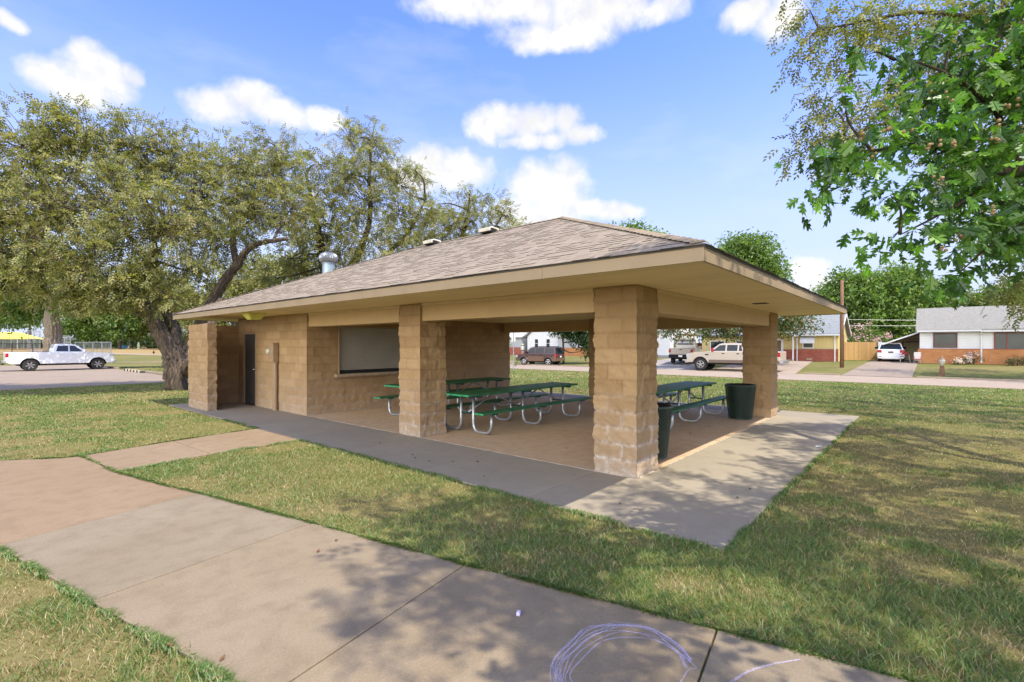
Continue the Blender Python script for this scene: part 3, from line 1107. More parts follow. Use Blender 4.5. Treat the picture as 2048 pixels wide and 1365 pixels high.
def shingle_slope(e0, u, v, L, hmax, seed):
    """architectural shingles laid course by course. e0 eave corner, u along eave, v uphill (plan)"""
    r2 = np.random.default_rng(seed)
    fac = math.sqrt(1 + SL * SL)
    expo = .130
    nc = int(hmax * fac / expo) + 1
    e0 = np.array(e0, float)
    u = np.array(u, float)
    vv = np.array((v[0], v[1], SL))
    nrm = np.array((-SL * v[0], -SL * v[1], 1.0)) / fac
    VV, FF, CC = [], [], []
    b = 0
    for k in range(nc):
        h0 = k * expo / fac - (.028 if k == 0 else 0)
        h1 = min((k + 1) * expo / fac + .012, hmax)
        if h1 <= h0 + .005:
            continue
        x = max(h0, 0) - .01 - r2.random() * .2
        end = L - max(h0, 0) + .01
        while x < end:
            w = r2.choice([.10, .14, .18, .22, .30], p=[.2, .25, .25, .2, .1])
            xa, xb = max(x, max(h0, 0) - .012), min(x + w - .002, end)
            x += w
            if xb - xa < .01:
                continue
            thick = r2.random() < .42
            th = .0035 + (.0050 if thick else 0) + r2.random() * .001
            h1_ = h1
            ta, tb = max(xa, h1 - .012), min(xb, L - h1 + .012)
            if tb < ta:
                ta = tb = min(max((xa + xb) / 2, h1), L - h1)
            jit = r2.normal(0, .0025)
            q0 = e0 + u * xa + vv * (h0 + jit) + nrm * th
            q1 = e0 + u * xb + vv * (h0 + jit) + nrm * th
            q2 = e0 + u * tb + vv * h1_ + nrm * .003
            q3 = e0 + u * ta + vv * h1_ + nrm * .003
            q4 = q0 - nrm * (th + .004)
            q5 = q1 - nrm * (th + .004)
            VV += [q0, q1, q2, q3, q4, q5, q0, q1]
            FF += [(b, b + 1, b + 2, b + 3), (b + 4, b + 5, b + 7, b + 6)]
            g = r2.choice([0, 1, 2, 3], p=[.34, .3, .22, .14])
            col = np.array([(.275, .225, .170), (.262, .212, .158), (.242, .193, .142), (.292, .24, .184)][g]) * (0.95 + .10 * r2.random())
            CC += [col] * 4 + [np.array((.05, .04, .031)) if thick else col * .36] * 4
            b += 8
    return np.array(VV), np.array(FF), np.array(CC)


parts_ = []
zE = ZF + .010
Lx, Ly = OX1 - OX0, OY1 - OY0
for e0, u, v, L, sd in (((OX0, OY1, zE), (0, -1, 0), (1, 0), Ly, 1), ((OX0, OY0, zE), (1, 0, 0), (0, 1), Lx, 2),
                        ((OX1, OY0, zE), (0, 1, 0), (-1, 0), Ly, 3), ((OX1, OY1, zE), (-1, 0, 0), (0, -1), Lx, 4)):
    parts_.append(shingle_slope(e0, u, v, L, HW, sd))
off = 0
VV, FF, CC = [], [], []
for a_, b_, c_ in parts_:
    VV.append(a_)
    FF.append(b_ + off)
    CC.append(c_)
    off += len(a_)
# hip and ridge caps
capv, capf, capc = [], [], []
P0 = np.array((OX0 + HW, OY0 + HW, ZP))
P1 = np.array((OX0 + HW, OY1 - HW, ZP))
r2 = np.random.default_rng(9)


def cap_line(a, b, na, nb):
    """caps from a (low) to b (high); na/nb: sideways directions lying in the two slopes"""
    a, b = np.array(a, float), np.array(b, float)
    L = np.linalg.norm(b - a)
    d = (b - a) / L
    n = int(L / .14)
    for k in range(n):
        s0, s1 = k * .14, k * .14 + .17
        lift = np.array((0, 0, .019 + .004 * r2.random()))
        lo = np.array((0, 0, .006))
        c0, c1 = a + d * s0 + lift, a + d * min(s1, L) + lo
        q = [c0 + na * .13 - np.array((0, 0, .006)), c0, c0 + nb * .13 - np.array((0, 0, .006)), c1 + nb * .13, c1, c1 + na * .13]
        bse = len(capv)
        capv.extend(q)
        low = [q[0] - (0, 0, .016), q[1] - (0, 0, .016), q[2] - (0, 0, .016)]
        capv.extend(low)
        capf.extend([(bse, bse + 1, bse + 4, bse + 5), (bse + 1, bse + 2, bse + 3, bse + 4), (bse + 6, bse + 7, bse + 1, bse), (bse + 7, bse + 8, bse + 2, bse + 1)])
        col = np.array((.27, .22, .165)) * (.8 + .35 * r2.random())
        capc.extend([col] * 9)


def dn(v):
    v = np.array(v, float)
    return v / np.linalg.norm(v)


for (cx_, cy_, pk) in ((OX0, OY0, P0), (OX1, OY0, P0), (OX0, OY1, P1), (OX1, OY1, P1)):
    sx_ = 1 if cx_ == OX0 else -1
    sy_ = 1 if cy_ == OY0 else -1
    na = dn((-sx_ * .5, sy_ * .5 * 1.0, 0)) * 0 + dn((sx_ * -0.0, sy_ * 1.0, 0.0))
    nb = dn((sx_ * 1.0, 0, 0))
    cap_line((cx_, cy_, zE + .012), pk + (0, 0, .012), na - np.array((0, 0, 0.0)), nb)
cap_line(P0 + (0, 0, .012), P1 + (0, 0, .012), dn((1, 0, -SL)), dn((-1, 0, -SL)))
VV.append(np.array(capv))
FF.append(np.array(capf) + off)
CC.append(np.array(capc))
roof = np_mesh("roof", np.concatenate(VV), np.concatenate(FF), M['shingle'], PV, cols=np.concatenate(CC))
# deck below the shingles closes the roof
mb = MB()
e_ = .004
mb.add([(OX0 + .004, OY0 + .004, ZF), (OX1 - .004, OY0 + .004, ZF), (OX1 - .004, OY1 - .004, ZF), (OX0 + .004, OY1 - .004, ZF), tuple(P0 - (0, 0, .02)), tuple(P1 - (0, 0, .02))],
       [(0, 1, 4), (1, 2, 5, 4), (2, 3, 5), (3, 0, 4, 5)])
mb.build("roof_deck", M['drip'], PV, local=False)
mb = MB()
mb.box(OX0 - .012, OX0 - .001, OY0 - .012, OY1 + .012, ZF - .018, ZF + .008)
mb.box(OX1 + .001, OX1 + .012, OY0 - .012, OY1 + .012, ZF - .018, ZF + .008)
mb.box(OX0 - .0, OX1, OY0 - .012, OY0 - .001, ZF - .018, ZF + .008)
mb.box(OX0 - .0, OX1, OY1 + .001, OY1 + .012, ZF - .018, ZF + .008)
mb.build("drip_edge", M['drip'], PV, local=False)
for yv in (5.9, 8.16):
    mb = MB()
    zr = ZP + .0
    mb.prism([(-.20, .02), (-.22, .10), (-.12, .135), (.14, .12), (.16, .0), (.12, 0), (.10, .085), (-.12, .10), (-.17, .085), (-.17, .02)], -.2, .2)
    o = mb.build("box_vent", simple("vent_cream", (.66, .61, .50), .6), PV, local=True, bevel=.01)
    o.location = Vector((OX0 + HW - .12, yv, ZP - .055)) - root_loc(PV)
    mb = MB()
    mb.box(-.165, .10, -.185, .185, .0, .08)
    c_ = mb.build("vent_throat", M['black'], o)
# turbine ventilator standing on the far hip
tx, ty = 1.95, 11.06
mb = MB()
mb.lathe([(.25, -.20), (.185, -.10), (.178, .22), (.20, .235), (.20, .25), (.17, .26)], 28, (tx, ty, 3.92))
tb_ = mb.build("turbine_vent", M['bluegalv'], PV, local=False, smooth=False)
mb = MB()
prof = [(.19, .26), (.245, .31), (.268, .38), (.262, .45), (.225, .52), (.15, .565), (.06, .58), (0.001, .583)]
mb.lathe(prof, 48, (tx, ty, 3.92), 'Z', wob=lambda k, h: (1.04 if k % 2 == 0 else .93))
mb.build("turbine_head", simple("turbine_zinc", (0.24, 0.25, 0.27), 0.4, 0.7, var=.2), tb_, local=False)
# floodlight-like square fixture and register under the soffit
mb = MB()
s_ = .20
cx_, cy_ = -.84, 9.44
mb.add([(cx_ - s_, cy_ - s_, ZS), (cx_ + s_, cy_ - s_, ZS), (cx_ + s_, cy_ + s_, ZS), (cx_ - s_, cy_ + s_, ZS),
        (cx_ - s_, cy_ - s_, ZS - .025), (cx_ + s_, cy_ - s_, ZS - .025), (cx_ + s_, cy_ + s_, ZS - .025), (cx_ - s_, cy_ + s_, ZS - .025),
        (cx_ - .11, cy_ - .11, ZS - .16), (cx_ + .11, cy_ - .11, ZS - .16), (cx_ + .11, cy_ + .11, ZS - .16), (cx_ - .11, cy_ + .11, ZS - .16)],
       [(0, 1, 5, 4), (1, 2, 6, 5), (2, 3, 7, 6), (3, 0, 4, 7), (4, 5, 9, 8), (5, 6, 10, 9), (6, 7, 11, 10), (7, 4, 8, 11), (8, 9, 10, 11)])
mb.build("soffit_light", M['lens'], PV, local=False, bevel=.008)
mb = MB()
mb.box(3.93, 4.20, -.56, -.33, ZS - .006, ZS + .004)
mb.build("soffit_vent", simple("vent_dark_brown", (.05, .033, .018), .9), PV, local=False)  # dark brown register plate

# electric meter with its panel and conduits on the block wall
EM = thing("electric_meter", "tan electric panel with a round glass meter and two conduits on the block wall", "electric meter", (-.02, 10.15, 0))
mb = MB()
mb.box(-.155, -.015, 10.0, 10.22, 1.25, 1.755)
mb.build("panel_box", M['tan'], EM, local=False, bevel=.008)
mb = MB()
mb.box(-.10, -.012, 10.235, 10.42, 1.36, 1.70)
mb.build("meter_socket", M['tan'], EM, local=False, bevel=.008)
mb = MB()
mb.lathe([(.085, -.0), (.085, .03), (.075, .07), (.05, .085), (.001, .088)], 24, (0, 0, 0), 'X')
mt = mb.build("meter_dome", simple("meter_glass", (.50, .50, .40), .15, spec=.7), EM, smooth=True)
mt.rotation_euler = (0, 0, R(180))
mt.location = Vector((-.10, 10.33, 1.52)) - root_loc(EM)
mb = MB()
mb.tube([(-.07, 10.05, 1.26), (-.07, 10.05, .0)], .05, 12)
mb.tube([(-.07, 10.05, .62), (-.07, 10.05, .70)], .056, 12)
mb.build("conduit", M['tan'], EM, local=False)
mb = MB()
mb.tube([(-.06, 10.185, 1.26), (-.06, 10.185, .0)], .028, 10)
mb.tube([(-.06, 10.185, .58), (-.06, 10.185, .61)], .034, 10)
mb.build("conduit", M['tan'], EM, local=False)


# ------------------------------------------------------------------ picnic tables
def make_table():
    t = thing("picnic_table", "", "picnic table")
    HL = 1.84
    mb = MB()
    for k in range(5):
        y = -.306 + k * .153
        mb.box(-HL, HL, y - .0725, y + .0725, .724, .762)
    top = mb.build("table_top", M['green'], t, bevel=.008)
    mb = MB()
    for s in (-1, 1):
        mb = MB()
        for k in range(5):
            y = -.306 + k * .153
            mb.box(s * HL - .003 if s > 0 else -HL - .005, HL + .005 if s > 0 else -HL + .003, y - .068, y + .068, .728, .758)
        mb.build("plank_end", M['greenend'], top)
    for s in (-1, 1):
        mb = MB()
        for k in (0, 1):
            y = s * (.645 + (k - .5) * .128)
            mb.box(-HL, HL, y - .061, y + .061, .418, .452)
        bn = mb.build("bench", M['green'], t, bevel=.008)
        for e in (-1, 1):
            mb = MB()
            for k in (0, 1):
                y = s * (.645 + (k - .5) * .128)
                mb.box(e * HL - .003 if e > 0 else -HL - .005, HL + .005 if e > 0 else -HL + .003, y - .056, y + .056, .421, .449)
            mb.build("plank_end", M['greenend'], bn)
    for x in (-1.5, 0, 1.5):
        for s in (-1, 1):
            pts = [(x, s * .17, .70), (x, s * .17, .2)]
            for a in range(1, 7):
                th = a / 6 * math.pi / 2
                pts.append((x, s * (.17 + .155 * (1 - math.cos(th))), .2 - .168 * math.sin(th)))
            for a in range(0, 7):
                th = a / 6 * math.pi / 2
                pts.append((x, s * (.645 - .15 + .15 * math.sin(th)), .2 - .168 * math.cos(th)))
            pts.append((x, s * .645, .40))
            MB().tube(pts, .030, 12).build("leg", M['galv'], t, smooth=True)
        mb = MB()
        mb.prism([(-.05 + x, .724), (x + .05, .724), (x + .05, .70), (x + .03, .688), (x - .03, .688), (x - .05, .70)], -.37, .37)
        for s in (-1, 1):
            mb.box(x - .045, x + .045, s * .645 - .13, s * .645 + .13, .396, .417)
        mb.box(x - .02, x + .02, -.17, .17, .36, .39)
        mb.build("cleat", M['dgreen'], t, bevel=.004)
    for xa, xb in ((-1.47, -.76), (-.03, -.74), (.03, .74), (1.47, .76)):
        MB().tube([(xa, 0, .38), (xb, 0, .69)], .016, 8).build("brace", M['galv'], t, smooth=True)
    return t


tb0 = make_table()
for k, (x, y, rz, lab) in enumerate(((2.45, 4.02, .0, "green picnic table in full view at the middle of the pavilion floor"),
                                     (2.86, 6.50, .012, "green picnic table closest to the serving hatch and block wall"),
                                     (4.96, 1.60, -.004, "green picnic table between the two trash cans on the open sunny side"))):
    o = tb0 if k == 0 else copy_tree(tb0)
    o.location = (x, y, .001)
    o.rotation_euler = (0, 0, rz)
    o['label'] = lab
    o['group'] = "picnic tables under the pavilion roof"


# ------------------------------------------------------------------ trash cans
def make_can():
    t = thing("trash_can", "", "trash can")
    H, r0, r1 = .78, .245, .325
    rad = lambda z: r0 + (r1 - r0) * z / H
    N = 34
    mb = MB()
    ns = 16
    for sg in (-1, 1):
        for k in range(N):
            a0 = 2 * math.pi * k / N
            vs_ = []
            for j in range(ns + 1):
                z = .03 + (H - .05) * j / ns
                a = a0 + sg * 2.3 * j / ns
                for dr, da in ((.004, -.019), (.004, .019), (-.004, 0)):
                    vs_.append(((rad(z) + dr) * math.cos(a + da), (rad(z) + dr) * math.sin(a + da), z))
            fs = []
            for j in range(ns):
                for q in range(3):
                    a_, b_ = j * 3 + q, j * 3 + (q + 1) % 3
                    fs.append((a_, b_, b_ + 3, a_ + 3))
            mb.add(vs_, fs)
    mb.build("mesh_body", M['canmesh'], t)
    for z, rr in ((.025, .012), (H - .01, .017)):
        mb = MB()
        ring = [((rad(z)) * math.cos(2 * math.pi * k / 40), rad(z) * math.sin(2 * math.pi * k / 40), z) for k in range(41)]
        mb.tube(ring, rr, 6, False)
        mb.build("rim_band", M['canmesh'], t, smooth=True)
    mb = MB()
    mb.lathe([(.001, .03), (r0 - .03, .03), (r1 - .045, H - .005), (r1 - .02, H + .012), (r1 - .012, H - .01), (r1 - .05, H - .012), (r0 - .03, .12), (.001, .10)], 36)
    mb.build("liner", M['black'], t, smooth=True)
    for a in range(3):
        th = a * 2.094 + .4
        MB().box(r0 * .8 * math.cos(th) - .02, r0 * .8 * math.cos(th) + .02, r0 * .8 * math.sin(th) - .02, r0 * .8 * math.sin(th) + .02, 0, .035).build("foot", M['canmesh'], t)
    return t


c0 = make_can()
c0.location = (1.27, .41, 0)
tag(c0, "dark green mesh trash can half hidden behind the near corner pillar", None, "mesh trash cans at the pavilion edge")
c1 = copy_tree(c0)
c1.location = (6.22, .50, 0)
c1.rotation_euler = (0, 0, .6)
tag(c1, "dark green mesh trash can in full view beside the far corner pillar")


def gp(px, py, z=0.0):
    d = FPX * (CAM[2] - z) / (py - HORIZON)
    p_ = at(px, py, d)
    return (p_[0], p_[1], z)


# ------------------------------------------------------------------ chalk on the path
def mk_chalkmat():
    m, N = new_mat("chalk_marks")
    geo = N.n('ShaderNodeNewGeometry').outputs['Position']
    n = N.noise(geo, 210.0, 4.0, 0.75)
    a = N.n('ShaderNodeMapRange', {0: n, 1: 0.42, 2: 0.66, 3: 0.05, 4: .60}, clamp=True).outputs[0]
    tr = N.n('ShaderNodeBsdfTransparent').outputs[0]
    d = principled(N, (0.66, 0.59, 0.80), 0.95, 0, 0.1)
    return finish(m, N, N.n('ShaderNodeMixShader', {0: a, 1: tr, 2: d}).outputs[0])


def ribbon(mb, pts, w, z):
    P = [Vector(p) for p in pts]
    vs_ = []
    for i, p in enumerate(P):
        t_ = (P[min(i + 1, len(P) - 1)] - P[max(i - 1, 0)])
        t_.normalize()
        n_ = Vector((-t_.y, t_.x, 0))
        ww = w * (.7 + .6 * random.random())
        vs_ += [p + n_ * ww + Vector((0, 0, z)), p - n_ * ww + Vector((0, 0, z))]
    fs = [(2 * i, 2 * i + 1, 2 * i + 3, 2 * i + 2) for i in range(len(P) - 1)]
    mb.add(vs_, fs)


def catmull(pts, n=8):
    out = []
    P = [Vector(p) for p in pts]
    P = [P[0] * 2 - P[1]] + P + [P[-1] * 2 - P[-2]]
    for i in range(1, len(P) - 2):
        for k in range(n):
            t_ = k / n
            a, b, c, d = P[i - 1], P[i], P[i + 1], P[i + 2]
            out.append(.5 * ((2 * b) + (c - a) * t_ + (2 * a - 5 * b + 4 * c - d) * t_ ** 2 + (3 * b - a - 3 * c + d) * t_ ** 3))
    out.append(P[-2])
    return out


mchalk = mk_chalkmat()
mb = MB()
ring = [(1118, 1420), (1103, 1365), (1106, 1325), (1134, 1287), (1180, 1259), (1240, 1247), (1298, 1256), (1348, 1287), (1384, 1322)]
for k, (sx_, sy_, jit) in enumerate(((0, 0, 2), (8, 10, 6), (24, 14, 8), (40, 28, 7), (56, 34, 6), (4, 2, 8), (30, 20, 9), (18, 6, 8))):
    q = []
    for i, (x, y) in enumerate(ring):
        f = i / (len(ring) - 1)
        x2 = x + sx_ * (1.0 - 1.15 * f) + random.uniform(-jit, jit)
        y2 = y + sy_ * (.85 - abs(f - .5) * .6) + random.uniform(-jit, jit) * .6
        q.append(gp(x2, y2))
    ribbon(mb, catmull(q), .0038 + .0012 * (k % 3), .0030 + .0003 * k)
tail = [(1384, 1318), (1376, 1322), (1392, 1338), (1378, 1342), (1360, 1368)]
ribbon(mb, catmull([gp(*p_) for p_ in tail]), .004, .0055)
tag(mb.build("chalk_circle", mchalk), "lilac chalk circle scribbled on the foreground path, several strokes wide", "chalk drawing")
mb = MB()
for k in range(2):
    q = [gp(1462 + random.uniform(-3, 3), 1366 + k * 3), gp(1495, 1344 + k * 3), gp(1540, 1330 + k * 2), gp(1600, 1320)]
    ribbon(mb, catmull(q), .004, .003 + .0004 * k)
tag(mb.build("chalk_line", mchalk), "short lilac chalk line near the lawn edge, right of the chalk circle", "chalk drawing")
p_ = gp(1037, 1231)
mb = MB()
mb.obox((0, 0, .012), (.016, .012, .012), .5)
o = mb.build("chalk_stub", M['chalk'], bevel=.005)
o.location = (p_[0], p_[1], .001)
tag(o, "little lilac stub of chalk lying on the path by the leaf shadow", "chalk")

# ------------------------------------------------------------------ fallen leaves and litter
LEAFLET = [(0, 0), (.25, .22), (.6, .24), (1, 0), (.6, -.24), (.25, -.22)]


def litter(px, py, s, col, name="fallen_leaf"):
    p_ = gp(px, py)
    a = random.uniform(0, 6.28)
    mb = MB()
    pts = []
    for u, v in LEAFLET:
        x, y = (u - .5) * s, v * s
        pts.append((x * math.cos(a) - y * math.sin(a), x * math.sin(a) + y * math.cos(a), .004 + .012 * abs(v) + .01 * random.random()))
    mb.add(pts, [(0, 1, 2, 3), (0, 3, 4, 5)])
    o = mb.build(name, col)
    o.location = (p_[0], p_[1], .002)
    return o


mdry = simple("dry_leaf", (.17, .085, .035), .8, var=.3, scale=40)
mdark = simple("dark_crumb", (.03, .024, .02), .9, var=.3)
for (px, py) in ((340, 1294), (445, 1320), (637, 1104), (673, 1082)):
    tag(litter(px, py, .05, mdry), "dry brown leaf lying on the sunny foreground path", "fallen leaf", "dry leaves on the path")
for (px, py) in ((858, 924), (825, 911), (830, 918), (905, 925), (955, 925), (968, 955), (1132, 898), (760, 888), (1500, 980), (1475, 997), (1380, 868), (1420, 855), (1240, 1010)):
    tag(litter(px, py, .05, mdark), "small dark leaf crumb on the shaded pavilion paving", "fallen leaf", "dark crumbs on the pavilion paving")
o = litter(1637, 894, .16, M['white'], "paper_scrap")
tag(o, "crumpled white paper scrap at the slab edge beside the lawn", "litter")

# ------------------------------------------------------------------ vehicles


def wheel(par, x, y, r, w, mrim, spokes=6, rr=.64):
    s = 1 if y > 0 else -1
    mb = MB()
    prof = [(r * rr, -w / 2), (r * .93, -w / 2), (r, -w * .32), (r, w * .32), (r * .93, w / 2), (r * rr, w / 2)]
    mb.lathe(prof, 28, (x, y, r), 'Y')
    mb.lathe([(r * rr, -w / 2 + .01), (.001, -w / 2 + .03)], 20, (x, y, r), 'Y')
    t = mb.build("wheel", M['tyre'], par)
    mb = MB()
    yo = y + s * (w / 2 - .012)
    ro = r * rr
    mb.lathe([(ro * 1.0, -.02), (ro * 1.01, .008), (ro * .9, .012), (ro * .87, -.02)], 28, (x, yo, r), 'Y')
    for k in range(spokes):
        a = 2 * math.pi * k / spokes + .2
        c = (x + math.cos(a) * ro * .5, yo - s * .004, r + math.sin(a) * ro * .5)
        mb.obox(c, (ro * .44, .012, ro * .13), ry=-a)
    mb.lathe([(ro * .26, -.02), (ro * .26, .012), (.001, .016)], 14, (x, yo, r), 'Y')
    mb.build("rim", mrim, t)
    mb = MB()
    mb.lathe([(ro * .95, 0), (.001, 0)], 20, (x, y + s * (w / 2 - .05), r), 'Y')
    mb.build("brake_disc", M['under'], t)


def arch(cx, ra, zc, zb, n=10):
    """points of a wheel arch seen from the side, rear foot to front foot"""
    a0 = math.asin(max(-1, min(1, (zb - zc) / ra)))
    out = []
    for k in range(n + 1):
        a = math.pi - a0 - (math.pi - 2 * a0) * k / n
        out.append((cx + ra * math.cos(a), zc + ra * math.sin(a)))
    return out


def vehicle(name, label, cat, loc, rotz, s):
    v = thing(name, label, cat, loc, rotz, s.get('group'))
    hw, zb, wr = s['hw'], s['zb'], s['wr']
    xr, xf = s['axles']
    bot = [(s['x0'], s['zr'])] + [(s['x0'] + .25, zb)] + arch(xr, s['ra'], wr, zb) + arch(xf, s['ra'], wr, zb) + [(s['x1'] - .22, zb), (s['x1'], s['zfr'])]
    poly = bot + s['top']
    lo = MB().prism(poly, -hw, hw).build("body", s['paint'], v, bevel=.045, seg=3)
    if 'lowpaint' in s:
        z1 = s['lowz']
        for sd in (-1, 1):
            segs_ = [(xr + s['ra'] + .03, xf - s['ra'] - .03), (s['x0'] + .02, xr - s['ra'] - .03)]
            mb = MB()
            for a, b in segs_:
                y0, y1 = sorted((sd * (hw - .01), sd * (hw + .012)))
                mb.box(a, b, y0, y1, zb - .01, z1)
            mb.build("side_cladding", s['lowpaint'], v, bevel=.01)
    MB().box(xr - s['ra'] - .1, xf + s['ra'] + .0, -hw + .16, hw - .16, max(zb - .12, .2), zb + .35).build("underbody", M['under'], v)
    for sd in (-1, 1):
        for x in (xr, xf):
            wheel(v, x, sd * (hw - s['ww'] / 2 - .01), wr, s['ww'], s.get('rim', M['rim']), s.get('spokes', 6), s.get('rr', .64))
    zbelt = s['belt']
    yf = lambda x, z: s['chw'] - s['taper'] * (z - zbelt)
    cb = MB().prism(s['cab'], 0, 0, yf).build("cab", s.get('cabpaint', s['paint']), v, bevel=.05, seg=3)
    for poly_ in s['win']:
        for sd in (-1, 1):
            mb = MB()
            mb.poly([(x, sd * (yf(x, z) + .008), z) for x, z in poly_])
            mb.build("window", s.get('glass', M['glass']), v)
    for (a, b, nm) in s['glz']:
        (xa, za), (xb, zb_) = a, b
        dx, dz = xb - xa, zb_ - za
        L = math.hypot(dx, dz)
        nx_, nz2 = dz / L, -dx / L
        if nm == 'windshield':
            nx_, nz2 = abs(nx_), abs(nz2)
        else:
            nx_, nz2 = -abs(nx_), abs(nz2)
        qa, qb = .08, .92
        pa = (xa + dx * qa + nx_ * .01, za + dz * qa + nz2 * .01)
        pb = (xa + dx * qb + nx_ * .01, za + dz * qb + nz2 * .01)
        ya, yb = yf(*pa) - .09, yf(*pb) - .09
        mb = MB()
        mb.poly([(pa[0], -ya, pa[1]), (pa[0], ya, pa[1]), (pb[0], yb, pb[1]), (pb[0], -yb, pb[1])])
        mb.build(nm, s.get('glass', M['glass']), v)
    for (xa, xb, za, zc) in s['doors']:
        for sd in (-1, 1):
            y0, y1 = sorted((sd * (hw - .02), sd * (hw + .006)))
            d_ = MB().box(xa, xb, y0, y1, za, zc).build("door", s['paint'], v, bevel=.012)
            y0, y1 = sorted((sd * (hw + .004), sd * (hw + .035)))
            MB().box(xa + .08, xa + .26, y0, y1, zc - .17, zc - .11).build("handle", s.get('handle', s['paint']), d_, bevel=.01)
    for sd in (-1, 1):
        mb = MB()
        xm = s['mirror'][0]
        y0, y1 = sorted((sd * (s['chw'] - .02), sd * (s['chw'] + .23)))
        mb.box(xm - .06, xm + .06, y0, y1, s['mirror'][1], s['mirror'][1] + s['mirror'][2])
        mb.build("mirror", s.get('mirmat', s['paint']), v, bevel=.03)
        for key, mt_ in (('hl', M['headlight']), ('tl', M['taillight'])):
            x0, x1, z0, z1, wy = s[key]
            y0, y1 = sorted((sd * (hw - wy), sd * (hw + .008)))
            MB().box(x0, x1, y0, y1, z0, z1).build("headlight" if key == 'hl' else "taillight", s.get(key + 'm', mt_), v, bevel=.02)
    for (nm, x0, x1, y0, y1, z0, z1, mt_) in s.get('extra', []):
        MB().box(x0, x1, y0, y1, z0, z1).build(nm, mt_, v, bevel=min(.025, (x1 - x0) / 3, (z1 - z0) / 3))
    for a in s.get('archlip', []):
        for sd in (-1, 1):
            pts = [(x, sd * (hw + .004), z) for x, z in arch(a, s['ra'] + .03, wr, zb, 14)]
            MB().tube(pts, .035, 6).build("wheel_arch", s.get('archmat', s['paint']), v, smooth=True)
    return v


white_truck = dict(hw=.985, zb=.50, wr=.405, ww=.28, axles=(-1.74, 1.94), ra=.52, x0=-2.93, x1=2.92, zr=.62, zfr=.60,
                   top=[(2.90, 1.0), (2.80, 1.16), (2.45, 1.24), (1.45, 1.30), (1.25, 1.32), (-.62, 1.30), (-.66, 1.335), (-2.88, 1.345), (-2.94, 1.30)],
                   paint=M['carwhite'], belt=1.28, chw=.93, taper=.30,
                   cab=[(-.60, 1.24), (1.44, 1.26), (.72, 1.84), (.50, 1.915), (-.25, 1.93), (-.46, 1.88), (-.58, 1.5)],
                   win=[[(.34, 1.36), (1.08, 1.36), (.62, 1.78), (.34, 1.80)], [(-.40, 1.38), (.26, 1.36), (.26, 1.80), (-.30, 1.78)]],
                   glz=[((1.42, 1.28), (.70, 1.85), 'windshield'), ((-.585, 1.42), (-.47, 1.86), 'rear_window')],
                   doors=[(.30, 1.22, .56, 1.30), (-.32, .285, .56, 1.30)], handle=M['carwhite'], mirror=(1.12, 1.32, .2),
                   hl=(2.60, 2.93, .98, 1.17, .40), tl=(-2.96, -2.80, .98, 1.27, .20),
                   archlip=[-1.74, 1.94], spokes=6, rr=.66,
                   extra=[("front_bumper", 2.80, 3.02, -.96, .96, .52, .72, M['rim']), ("grille", 2.86, 2.95, -.62, .62, .74, 1.12, M['under']),
                          ("rear_bumper", -3.06, -2.90, -.95, .95, .58, .76, M['rim']), ("tailgate", -2.965, -2.92, -.76, .76, .80, 1.32, M['carwhite']),
                          ("hitch", -3.14, -2.95, -.06, .06, .46, .56, M['under']), ("running_board", -.95, 1.30, -1.02, 1.02, .40, .46, M['under']),
                          ("tonneau_cover", -2.86, -.68, -.85, .85, 1.30, 1.352, M['under'])])
vehicle("pickup_truck", "white extended-cab pickup parked by the kerb beyond the left lawn", "pickup truck", (.12, 46.2, -.13), 0, white_truck)

tan_truck = dict(hw=1.0, zb=.62, wr=.47, ww=.31, axles=(-1.92, 2.05), ra=.57, x0=-3.22, x1=3.08, zr=.75, zfr=.66,
                 top=[(3.06, 1.12), (2.96, 1.26), (2.55, 1.35), (1.55, 1.42), (1.35, 1.43), (-1.0, 1.42), (-1.04, 1.46), (-3.16, 1.46), (-3.22, 1.40)],
                 paint=M['cartan'], lowpaint=M['cartanlow'], lowz=.83, belt=1.38, chw=.95, taper=.32,
                 cab=[(-.98, 1.34), (1.52, 1.36), (.80, 1.95), (.58, 2.02), (-.55, 2.03), (-.80, 1.98), (-.95, 1.6)],
                 win=[[(.30, 1.47), (1.16, 1.47), (.72, 1.88), (.30, 1.91)], [(-.52, 1.47), (.20, 1.47), (.20, 1.91), (-.52, 1.91)], [(-.86, 1.48), (-.62, 1.47), (-.62, 1.90), (-.74, 1.88)]],
                 glz=[((1.50, 1.38), (.78, 1.96), 'windshield'), ((-.955, 1.5), (-.81, 1.96), 'rear_window')],
                 doors=[(.26, 1.28, .84, 1.42), (-.74, .24, .84, 1.42)], handle=M['under'], mirror=(1.16, 1.42, .26), mirmat=M['red'],
                 hl=(2.82, 3.10, 1.0, 1.25, .38), tl=(-3.24, -3.08, 1.08, 1.40, .16), archlip=[-1.92, 2.05], spokes=5, rr=.58,
                 extra=[("front_bumper", 2.96, 3.22, -.98, .98, .58, .82, M['rim']), ("grille", 3.02, 3.11, -.62, .62, .86, 1.24, M['rim']),
                        ("rear_bumper", -3.40, -3.2, -.96, .96, .62, .82, M['rim']), ("tailgate", -3.25, -3.20, -.80, .80, .86, 1.44, M['cartan']),
                        ("bed_well", -3.10, -1.10, -.86, .86, 1.40, 1.468, M['under']), ("fender_vent", 1.45, 1.72, -1.012, 1.012, 1.14, 1.24, M['under'])])
vehicle("pickup_truck", "tan crew-cab pickup with a red mirror, side-on before the yellow house", "pickup truck", (31.9, 8.1, -.19), R(90), tan_truck)

